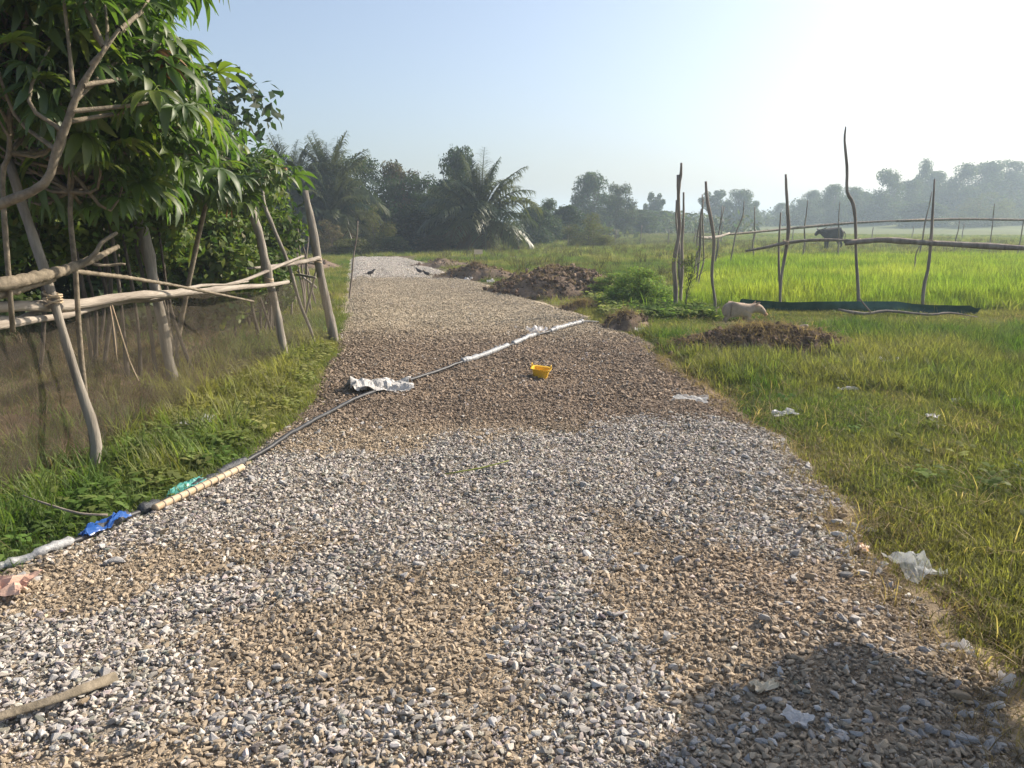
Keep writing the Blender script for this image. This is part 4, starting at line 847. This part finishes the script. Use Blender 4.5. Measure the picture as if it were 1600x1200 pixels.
def vine(name, label, cs, rs, n, size, seed, tint, cat='shrub', loc=None):
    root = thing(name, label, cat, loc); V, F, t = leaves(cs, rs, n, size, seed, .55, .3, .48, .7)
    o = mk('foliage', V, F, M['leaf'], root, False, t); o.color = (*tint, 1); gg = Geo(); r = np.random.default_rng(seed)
    for k in range(12):
        c = np.array(cs)[r.integers(len(cs))]; b = np.array([c[0] + r.normal(0, .2), c[1] + r.normal(0, .2), -.05]); gg.add(*tube([b, (b + c) / 2 + r.normal(0, .08, 3), c], [.022, .016, .01], 6, .1, k))
    mk('stems', *gg.out(), M['darkbark'], root, True); return root
r = np.random.default_rng(990)
def lump(x0, x1, y0, y1, z0, z1_, n, rad):
    C = np.column_stack([r.uniform(x0, x1, n), r.uniform(y0, y1, n), r.uniform(z0, z1_, n)]); Rr = r.uniform(.6, 1.2, (n, 1)) * rad * np.array([1, 1, .8]); return C, Rr
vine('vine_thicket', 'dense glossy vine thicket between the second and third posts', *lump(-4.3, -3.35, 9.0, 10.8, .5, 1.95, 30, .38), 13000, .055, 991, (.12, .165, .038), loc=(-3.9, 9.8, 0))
vine('vine_thicket', 'vine thicket, leaves coloured dark for shade, behind the thick cut stems', *lump(-7.0, -4.4, 8.6, 10.6, .3, 2.1, 36, .5), 11000, .075, 992, (.06, .09, .028), loc=(-5.7, 9.6, 0))  # leaf tint darkened to stand in for the shade behind the rails
vine('vine_thicket', 'thicket with shade-darkened leaf colour at the left frame edge beyond the bank', *lump(-11, -6.8, 9.0, 11.5, .4, 2.6, 30, .75), 9000, .1, 993, (.04, .068, .022), loc=(-9, 10.2, 0))  # deeper leaf tint, shade put into the colour
vine('vine_thicket', 'sunlit leafy shrub just past the third netting post', *lump(-4.1, -3.5, 11.0, 12.6, .4, 1.5, 14, .36), 4500, .06, 994, (.08, .12, .028), loc=(-3.8, 11.8, 0))
vine('leafy_shrub', 'light green leafy shrub rising behind the second post', *lump(-4.3, -3.3, 6.4, 8.2, 1.3, 2.5, 26, .34), 9000, .05, 995, (.11, .155, .036), loc=(-3.8, 7.3, 0))
tree('ragged', 'broadleaf_tree', 'tall shade tree behind the vine thicket at the left', -6.6, 12.6, 4.9, 5.2, GREEN, rz=.4)
tree('round', 'broadleaf_tree', 'second shade tree at the far left edge behind the thickets', -9.8, 12.5, 5.6, 5.5, GREEN, rz=1.9)

# ------------------------------------------------------------------ animals
def skinned(name, joints, edges, mat, parent, sub=2, root=0):
    """one continuous body grown from a skeleton: joints = (x, y, z, rx, ry)"""
    me = bpy.data.meshes.new(name); me.from_pydata([j[:3] for j in joints], edges, []); me.update()
    o = bpy.data.objects.new(name, me); COL.objects.link(o); o.parent = parent; me.materials.append(mat)
    md = o.modifiers.new('skin', 'SKIN'); md.use_smooth_shade = True
    for i, j in enumerate(joints):
        v = me.skin_vertices[0].data[i]; v.radius = (j[3], j[4] if len(j) > 4 else j[3]); v.use_root = (i == root)
    s = o.modifiers.new('sub', 'SUBSURF'); s.levels = sub; s.render_levels = sub; return o
def chain(*groups):
    J = []; E_ = []; key = {}
    for gname, start, pts in groups:
        prev = key.get(start)
        for k, p in enumerate(pts):
            J.append(p); i = len(J) - 1
            if prev is not None: E_.append((prev, i))
            prev = i; key['%s%d' % (gname, k)] = i
    return J, E_
# pig: facing right (+X), head lowered to the grass
pz = float(H(3.6, 12.2)); pg = thing('pig', 'pale young pig grazing at the foot of the fence', 'pig', (3.6, 12.2, pz))
J, E_ = chain(('b', None, [(-.25, 0, .235, .075, .08), (-.17, 0, .245, .115, .115), (-.02, 0, .225, .118, .122), (.12, 0, .225, .11, .115), (.205, 0, .245, .07, .078), (.285, 0, .265, .085, .09), (.35, 0, .245, .068, .07), (.405, 0, .195, .042, .045), (.43, 0, .165, .034, .038)]),
    ('fl', 'b3', [(.15, -.07, .15, .045), (.155, -.075, .08, .026), (.16, -.075, .02, .022)]), ('fr', 'b3', [(.13, .07, .15, .045), (.12, .075, .08, .026), (.13, .075, .02, .022)]),
    ('hl', 'b1', [(-.19, -.07, .16, .06), (-.17, -.075, .11, .036), (-.215, -.075, .075, .024), (-.205, -.075, .02, .022)]), ('hr', 'b1', [(-.17, .07, .16, .06), (-.15, .075, .11, .036), (-.19, .075, .075, .024), (-.18, .075, .02, .022)]))
skinned('body', J, E_, M['pig'], pg, root=2)
for s in (-1, 1): o = put('ear', mesh('ear', [(0, -.03, 0), (0, .03, 0), (.035, .022, .05), (.06, 0, .085), (.035, -.022, .05), (.03, 0, .03)], [(0, 5, 4), (0, 1, 5), (1, 2, 5), (2, 3, 5), (3, 4, 5)], M['ear'], True), pg, (.25, s * .055, .315), (s * -.6, .25, s * .5), (1.3, 1.7, 1.0))
mk('snout', np.array(tube([(.43, 0, .165), (.452, 0, .138)], [.032, .034], 10, 0, 0, sub=1)[0]) + np.array([3.6, 12.2, pz]), tube([(.43, 0, .165), (.452, 0, .138)], [.032, .034], 10, 0, 0, sub=1)[1], M['ear'], pg, True)
mk('tail', np.array(tube([(-.31, 0, .27), (-.345, .015, .25), (-.35, -.01, .21), (-.335, -.005, .18)], [.011, .006], 6, 0, 0)[0]) + np.array([3.6, 12.2, pz]), tube([(-.31, 0, .27), (-.345, .015, .25), (-.35, -.01, .21), (-.335, -.005, .18)], [.011, .006], 6, 0, 0)[1], M['pig'], pg, True)
for s in (-1, 1): mk('eye', np.array(tube([(.35, s * .06, .265), (.355, s * .068, .266)], [.009, .005], 6, 0, 0, sub=1)[0]) + np.array([3.6, 12.2, pz]), tube([(0, 0, 0), (0, 0, 1)], [.009, .005], 6, 0, 0, sub=1)[1], M['hoof'], pg)
# buffalo: facing left (-X)
bx_, by_ = 17.3, 42.3; bz = float(H(bx_, by_)); bf = thing('buffalo', 'dark buffalo standing in the pasture behind the rail', 'buffalo', (bx_, by_, bz)); bf.scale = (.88, .88, .88); bf.rotation_euler = (0, 0, R(12))
J, E_ = chain(('b', None, [(.68, 0, 1.02, .2, .22), (.5, 0, 1.03, .31, .33), (.1, 0, .96, .34, .36), (-.3, 0, .99, .32, .34), (-.52, 0, 1.06, .24, .28), (-.72, 0, 1.12, .17, .19), (-.92, 0, 1.12, .14, .15), (-1.08, 0, .98, .1, .11), (-1.16, 0, .88, .075, .085)]),
    ('fl', 'b3', [(-.38, -.18, .72, .12), (-.38, -.2, .42, .07), (-.39, -.2, .2, .055), (-.4, -.2, .03, .065)]), ('fr', 'b3', [(-.3, .18, .72, .12), (-.27, .2, .42, .07), (-.27, .2, .2, .055), (-.28, .2, .03, .065)]),
    ('hl', 'b1', [(.5, -.2, .76, .18), (.44, -.21, .56, .11), (.58, -.21, .36, .065), (.54, -.21, .18, .05), (.52, -.21, .03, .062)]), ('hr', 'b1', [(.58, .2, .76, .18), (.54, .21, .56, .11), (.68, .21, .36, .065), (.65, .21, .18, .05), (.63, .21, .03, .062)]))
bb = skinned('body', J, E_, M['buffalo'], bf, root=2)
def local(name, geo, mat, root): o = put(name, mesh(name, geo[0], geo[1], mat, True), root); return o
for s in (-1, 1):
    local('horn', tube([(-.86, s * .1, 1.2), (-.84, s * .28, 1.26), (-.74, s * .42, 1.34), (-.6, s * .42, 1.42)], [.05, .045, .03, .008], 8, 0, 0), M['horn'], bb)
    local('ear', tube([(-.88, s * .12, 1.14), (-.9, s * .22, 1.13), (-.9, s * .34, 1.1)], [.02, .05, .012], 8, 0, 0, flat=.4), M['buffalo'], bb)
local('tail', tube([(.82, 0, 1.12), (.92, 0, .95), (.92, .02, .6), (.9, .02, .42)], [.035, .025, .018, .035], 6, 0, 0), M['buffalo'], bb)
# birds on the white gravel
def bird(label, x, y, rz, s=1.0):
    root = thing('bird', label, 'bird', (x, y, z1(x, y)), 'dark birds on the white gravel'); root.rotation_euler = (0, 0, rz); root.scale = (s, s, s)
    J, E_ = chain(('b', None, [(-.07, 0, .085, .028, .028), (-.02, 0, .095, .045, .042), (.04, 0, .11, .04, .04), (.075, 0, .145, .022, .022), (.09, 0, .165, .026, .026), (.112, 0, .165, .013, .013)]))
    skinned('body', J, E_, M['bird'], root, 2, 1)
    local('tail', ([(-.07, -.02, .09), (-.07, .02, .09), (-.19, .03, .085), (-.19, -.03, .085), (-.07, 0, .075), (-.18, 0, .078)], [(0, 1, 2, 3), (0, 3, 5, 4), (1, 4, 5, 2)]), M['bird'], root)
    local('beak', tube([(.115, 0, .165), (.145, 0, .16)], [.008, .002], 6, 0, 0, sub=1), M['hoof'], root)
    for q in (-1, 1): local('leg', tube([(0, q * .018, .065), (-.005, q * .02, .03), (.005, q * .02, 0), (.03, q * .02, .002)], .005, 5, 0, 0, sub=1), M['hoof'], root)
bird('dark bird at the left side of the white gravel', -4.0, 21.9, .5, 1.25)
bird('left one of two dark birds at the right side of the white gravel', -2.72, 22.7, 2.6, 1.15)
bird('right one of two dark birds at the right side of the white gravel', -2.42, 22.0, 2.9, 1.15)

# ------------------------------------------------------------------ hose across the road, with plastic wraps
hp = [(-2.75, 2.9), (-2.39, 3.33), (-2.26, 3.43), (-2.18, 3.59), (-2.09, 3.93), (-2.03, 4.1), (-1.95, 4.44), (-1.85, 4.71), (-1.7, 5.23), (-1.59, 5.74), (-1.41, 6.46), (-1.11, 7.23), (-.69, 8.09), (-.23, 8.99), (0, 9.54), (.45, 10.8), (.98, 11.67), (1.39, 12.28)]
hp = np.array(hp); tt = np.linspace(0, 1, 140); dcum = np.concatenate([[0], np.cumsum(np.hypot(*np.diff(hp, axis=0).T))]); dcum /= dcum[-1]
hx = np.interp(tt, dcum, hp[:, 0]); hy = np.interp(tt, dcum, hp[:, 1]); hz = Z(hx, hy); hz = np.maximum(hz, np.convolve(np.pad(hz, 4, 'edge'), np.ones(9) / 9, 'valid')) + .026
HP = np.column_stack([hx, hy, hz]); hose = thing('water_hose', 'long hose wrapped in plastic along the left edge and across the road', 'hose', tuple(HP[0]))
mk('hose', *tube(HP, .017, 8, .05, 1, sub=2), M['hose'], hose, True)
def wrap(y0, y1, rad, mat, seed, twist=.12, name='plastic_wrap'):
    k = (HP[:, 1] >= y0) & (HP[:, 1] <= y1); P = HP[k]; n = max(6, int(np.linalg.norm(np.diff(P, axis=0), axis=1).sum() / .018)); t = np.linspace(0, 1, n); q = np.column_stack([np.interp(t, np.linspace(0, 1, len(P)), P[:, i]) for i in range(3)])
    r = np.random.default_rng(seed); rr = rad * (1 + .09 * np.sin(np.arange(n) * 1.9) + np.convolve(r.normal(0, twist, n + 2), np.ones(3) / 3, 'valid') * .5); rr[0] *= .6; rr[-1] *= .5
    q[:, 2] += rad * .3; return mk(name, *tube(q, rr, 10, .12, seed, sub=1), mat, hose, True)
wrap(2.95, 3.3, .022, M['greywrap'], 1, .3); wrap(3.25, 3.62, .024, M['greywrap'], 2)
wrap(3.62, 4.0, .03, M['blackwrap'], 3); wrap(3.98, 4.22, .034, M['blackwrap'], 4); wrap(4.42, 5.0, .03, M['blackwrap'], 5)
wrap(8.3, 9.5, .028, M['greywrap'], 6); wrap(9.55, 10.6, .03, M['greywrap'], 7); wrap(10.9, 11.9, .032, M['greywrap'], 8)
def crumple(name, label, cat, x, y, w, d, h, mat, seed, rz=0, n=22, group=None, zoff=.01, ragged=.18, part='film'):
    """a crumpled piece of film or cloth, folded and lying on what is under it"""
    z_ = z1(x, y); root = thing(name, label, cat, (x, y, z_ + zoff), group); V = []; F = []; ca, sa = math.cos(rz), math.sin(rz)
    for i in range(n):
        for k in range(n):
            u = i / (n - 1) - .5; v = k / (n - 1) - .5
            e = 1 - ragged * (fbm(math.atan2(v, u) * 1.7 + 9, .3, seed, 2) * 2 - .4) * max(abs(u), abs(v)) * 2
            px = u * w * e + .25 * w * (fbm(u * 3 + 4, v * 3 + 4, seed + 5, 2) - .5); py = v * d * e + .25 * d * (fbm(u * 3 + 4, v * 3 + 4, seed + 6, 2) - .5)
            f1 = fbm(u * 4 + 7, v * 4 + 7, seed, 3); f2 = abs(fbm(u * 8 + 3, v * 8 + 3, seed + 9, 2) - .5) * 2
            pz_ = h * (max(0, f1 - .25) * 1.5 * (1 - 1.3 * max(abs(u), abs(v)) ** 2) + .22 * f2)
            V.append((x + px * ca - py * sa, y + px * sa + py * ca, z_ + zoff + pz_))
    for i in range(n - 1):
        for k in range(n - 1): a = i * n + k; F.append((a, a + n, a + n + 1, a + 1))
    mk(part, V, F, mat, root, False); return root
crumple('plastic_bag', 'crumpled bright blue plastic bag over the hose', 'plastic bag', -2.12, 3.76, .27, .08, .08, M['blue'], 1101, R(66), zoff=.03)
crumple('plastic_bag', 'crumpled teal plastic bag over the hose beside the bamboo', 'plastic bag', -1.96, 4.42, .36, .10, .07, M['teal'], 1102, R(72), zoff=.035)
crumple('plastic_bag', 'pale pinkish plastic scrap knotted on the white hose', 'plastic bag', .33, 10.5, .26, .2, .16, M['white'], 1103, .3, zoff=.04)
crumple('sack', 'empty white woven sack lying across the road by the hose', 'sack', -1.22, 7.05, .66, .42, .16, M['sack'], 1104, .35, 26)
# yellow basket with two upright handles
bk = thing('basket', 'small yellow plastic basket with upright handles on the brown gravel', 'basket', (.29, 7.65, z1(.29, 7.65)))
bV = []; nq = 20
def ring(w, d, z): return [(w * .5 * np.sign(math.cos(a)) * abs(math.cos(a)) ** .45, d * .5 * np.sign(math.sin(a)) * abs(math.sin(a)) ** .45, z) for a in np.linspace(0, 2 * math.pi, nq, endpoint=False)]
for w, d, z in ((.12, .085, 0), (.16, .115, .105), (.185, .135, .108), (.185, .135, .118), (.15, .105, .112), (.112, .078, .006)): bV += ring(w, d, z)
bF = [tuple(range(nq - 1, -1, -1))] + [(i * nq + k, i * nq + (k + 1) % nq, (i + 1) * nq + (k + 1) % nq, (i + 1) * nq + k) for i in range(5) for k in range(nq)] + [tuple(5 * nq + k for k in range(nq))]
tub = put('tub', mesh('tub', bV, bF, M['yellow'], False), bk, (0, 0, .005), (0.1, 0.09, -.25), (1.12, 1.15, .82))
for s in (-1, 1):
    a = -.25; o = put('handle', mesh('handle', *tube([(s * .085, -.022, .11), (s * .088, -.02, .15), (s * .088, 0, .165), (s * .088, .02, .15), (s * .085, .022, .11)], .0045, 6, 0, 0), M['yellow'], True), tub)
# dry bamboo pole by the hose, and a second stick in the near corner
def bamboo(name, label, a, b, rad, seed, nodes, hollow=False):
    root = thing(name, label, 'bamboo pole', tuple(a)); n = nodes * 5 + 1; t = np.linspace(0, 1, n); q = np.array(a)[None] * (1 - t[:, None]) + np.array(b)[None] * t[:, None]
    rr = rad * np.where(np.arange(n) % 5 == 0, 1.12, 1.0); cu = mk('culm', *tube(q, rr, 12, .02, seed, sub=1), M['bamboo'], root, True)
    for k in range(1, nodes):
        c = q[k * 5]; T = (q[-1] - q[0]); T /= np.linalg.norm(T); mk('node', *tube([c - T * .004, c + T * .004], rad * 1.17, 12, 0, 0, sub=1), M['rail'], cu, True)
    return root
bamboo('bamboo_pole', 'pale dry bamboo pole lying beside the teal bag', (-1.985, 4.03, z1(-1.985, 4.03) + .035), (-1.735, 4.72, z1(-1.735, 4.72) + .035), .021, 1, 12)
st = thing('split_plank', 'dry curled palm stalk on white gravel in the near left corner', 'stick', (-1.6, 2.12, z1(-1.6, 2.12)))
q = np.array([(-1.95, 1.83, .13), (-1.75, 1.99, .12), (-1.6, 2.12, .10), (-1.48, 2.24, .085), (-1.36, 2.37, .075)]); V = []; F = []
for i in range(5):
    T = q[min(i + 1, 4)] - q[max(i - 1, 0)]; T /= np.linalg.norm(T); sd = np.cross(T, (0, 0, 1)); sd /= np.linalg.norm(sd); up = np.cross(sd, T)
    for k in range(9):
        a = -1.25 + 2.5 * k / 8; w = .023 + .008 * (i == 4); V.append(q[i] + sd * w * math.sin(a) + up * (w * math.cos(a) - .02))
    for k in range(9):
        a = 1.25 - 2.5 * k / 8; w = .018 + .008 * (i == 4); V.append(q[i] + sd * w * math.sin(a) + up * (w * math.cos(a) - .02))
for i in range(4):
    for k in range(18): a = i * 18 + k; b = i * 18 + (k + 1) % 18; F.append((a, b, b + 18, a + 18))
F += [tuple(range(17, -1, -1)), tuple(72 + k for k in range(18))]
mk('stalk', V, F, M['stem'], st, True)
bw = thing('grass_stalk', 'single green grass stalk lying on the grey gravel', 'grass stalk', (-.12, 4.65, z1(-.12, 4.65)))
mk('stalk', *tube([(-.42, 4.58, z1(-.42, 4.58) + .025), (-.2, 4.64, z1(-.2, 4.64) + .03), (-.02, 4.72, z1(-.02, 4.72) + .03)], [.004, .006, .003], 5, 0, 0), solid('green_stalk', (.25, .3, .06), (.35, .36, .1), 9), bw, True)
tw = thing('dead_twig', 'thin dead twig poking from the weeds beside the blue bag', 'twig', (-2.45, 3.75, 0))
mk('twig', *tube([(-2.62, 3.9, .16), (-2.4, 3.78, .15), (-2.22, 3.72, .13), (-2.08, 3.72, .12)], [.004, .007, .006], 6, .1, 3), M['pole'], tw, True)
# board on a stick
bd = thing('marker_board', 'small cream board on a thin stick above the far soil bank', 'marker', (-1.1, 23.0, z1(-1.1, 23.0)))
mk('stick', *tube([(-1.1, 23, z1(-1.1, 23) - .1), (-1.1, 23, .75)], .012, 6, 0, 0, sub=1), M['pole'], bd); mk('board', *box((-.99, 22.98, .7), (.24, .05, .13), .2), M['cream'], bd)
# litter
for i, (nm, lb, x, y, w, d, h, m, rz) in enumerate([
    ('plastic_bag', 'clear crumpled plastic bag in the grass at the lower right', 1.86, 3.30, .22, .20, .13, 'clear', .4),
    ('wrapper', 'small orange and white printed wrapper at the gravel edge', 1.72, 3.52, .1, .07, .05, 'print', .9),
    ('plastic_scrap', 'dirty white film strip at the gravel edge above the wrapper', 1.82, 3.84, .26, .07, .05, 'white', -.5),
    ('plastic_sheet', 'flat grey plastic sheet where brown gravel meets the grass', 1.55, 6.5, .34, .2, .07, 'clear', -.3),
    ('plastic_scrap', 'white scrap in short grass right of the grey sheet', 2.24, 6.14, .22, .12, .07, 'white', .2),
    ('plastic_scrap', 'clear scrap half hidden in tall grass right of the straw heap', 4.12, 8.25, .3, .22, .12, 'white', .6),
    ('plastic_scrap', 'thin pale strip in the grass right of the grey sheet', 3.16, 7.05, .22, .07, .05, 'white', .1),
    ('plastic_scrap', 'white shred beside a stalk in the mid right grass', 3.4, 6.02, .12, .1, .06, 'white', .8),
    ('plastic_scrap', 'left scrap of three at the right frame edge', 3.92, 6.58, .16, .06, .06, 'white', .5),
    ('plastic_scrap', 'middle scrap of three at the right frame edge', 4.02, 6.34, .12, .1, .06, 'white', -.4),
    ('wrapper', 'striped wrapper nearest the right frame edge', 4.22, 6.22, .2, .14, .08, 'white', .2),
    ('paper', 'folded grey paper lying in the shadow at bottom right', .90, 2.16, .1, .07, .035, 'white', -.9),
    ('cardboard', 'brown cardboard scrap in the shadow at bottom right', .86, 2.34, .1, .06, .03, 'cream', .3),
    ('plastic_scrap', 'white scrap in the grass at the right edge of the shadow', 1.72, 2.64, .1, .09, .07, 'white', .3),
    ('plastic_scrap', 'tiny white scrap in the shaded lower right grass', 1.76, 2.46, .07, .06, .06, 'white', .9),
    ('cloth', 'faded pink cloth at the left frame edge on the gravel', -2.16, 2.98, .3, .2, .1, 'cloth', .3),
    ('plastic_scrap', 'yellowish rubbish ball beside the small clod heap', 1.86, 11.1, .13, .12, .12, 'white', .3),
    ('plastic_scrap', 'white rubbish near the foot of the large soil heap', 2.35, 15.4, .3, .2, .2, 'white', .3),
    ('plastic_scrap', 'pale blue plastic rubbish on the bank under the board', -1.2, 21.3, .25, .2, .18, 'white', .8),
    ('plastic_scrap', 'white rubbish on the road edge before the bank', -.55, 20.2, .22, .16, .14, 'white', .2),
    ('plastic_bag', 'dirty clear plastic at the foot of the netting', -2.45, 5.75, .4, .22, .1, 'clear', .9)]):
    crumple(nm, lb, nm.replace('_', ' '), x, y, w, d, h, M[m], 1200 + i * 7, rz, 14, zoff=.025 if x > 1.6 or x < -2 else .02)
lg = thing('bleached_stick', 'bleached branch end sticking up from the low straw heap', 'stick', (3.2, 9.75, .2))
mk('stick', *tube([(3.25, 9.7, .16), (3.5, 9.75, .22), (3.7, 9.8, .27), (3.8, 9.8, .28)], [.02, .024, .022, .022], 8, .1, 2), M['rail'], lg, True)
lg = thing('dead_branch', 'dead forked branch lying in front of the tarp strip', 'branch', (6.0, 12.6, .1))
mk('branch', *tube([(5.4, 12.7, .16), (5.8, 12.6, .1), (6.2, 12.68, .14), (6.8, 12.5, .1), (7.2, 12.58, .12), (7.6, 12.5, .06)], [.02, .026, .024, .02, .014, .008], 7, .12, 4), M['pole'], lg, True); mk('twig', *tube([(5.9, 12.6, .13), (5.75, 12.62, .3), (5.7, 12.6, .36)], [.015, .008], 6, .1, 5), M['pole'], lg, True)

# ------------------------------------------------------------------ shelter added out of frame, a guess at what shades the near right corner
sh = thing('shadow_shelter', 'unseen thatched pole shelter added to cast the near right shadow', 'shelter', (4.2, 3.0, 0))
LS = 2.4 / math.tan(R(SUN_EL)); c0 = np.array([1.03 + LS * math.sin(R(SUN_AZ)), 2.74 + LS * math.cos(R(SUN_AZ))]); e1 = np.array([.81, -.59]); e2 = np.array([-.62, -.785])
for a, b in ((.5, .5), (2.7, .5), (.5, 2.9), (2.7, 2.9)):
    p = c0 + e1 * a + e2 * b; mk('post', *tube(wobble((p[0], p[1], -.2), (p[0], p[1], 2.4), 6, .02, 77), .05, 8, .08, 1), M['pole'], sh, True)
for a in (.5, 2.7): p = c0 + e1 * a + e2 * .1; p2 = c0 + e1 * a + e2 * 3.3; mk('beam', *tube(wobble((*p, 2.38), (*p2, 2.38), 5, .01, 78), .045, 8, .08, 1), M['pole'], sh, True)
r = np.random.default_rng(79)
for k in range(24):
    b = .06 + k * .14; p = c0 + e2 * b + e1 * (.22 * math.exp(-b * 4) + r.normal(0, .03)); p2 = c0 + e2 * b + e1 * (3.2 + r.normal(0, .05))
    mk('thatch_bundle', *tube(wobble((*p, 2.46 + .02 * (k % 2)), (*p2, 2.46 + .02 * (k % 2)), 6, .012, 80 + k), [.06, .095, .095, .07], 8, .12, k), M['thatch'], sh, True)

# ------------------------------------------------------------------ haze
hz_m, t, out = base_mat('haze_air'); pv = nd(t, 'ShaderNodeVolumePrincipled'); pv.inputs['Color'].default_value = (.70, .85, 1.0, 1)
pv.inputs['Density'].default_value = .0018; pv.inputs['Anisotropy'].default_value = .25; t.links.new(pv.outputs[0], out.inputs['Volume'])
haze = mk('haze', *box((0, 300, 9), (1840, 1240, 22)), hz_m); tag(haze, 'thin pale morning haze over the fields', 'haze', kind='stuff')
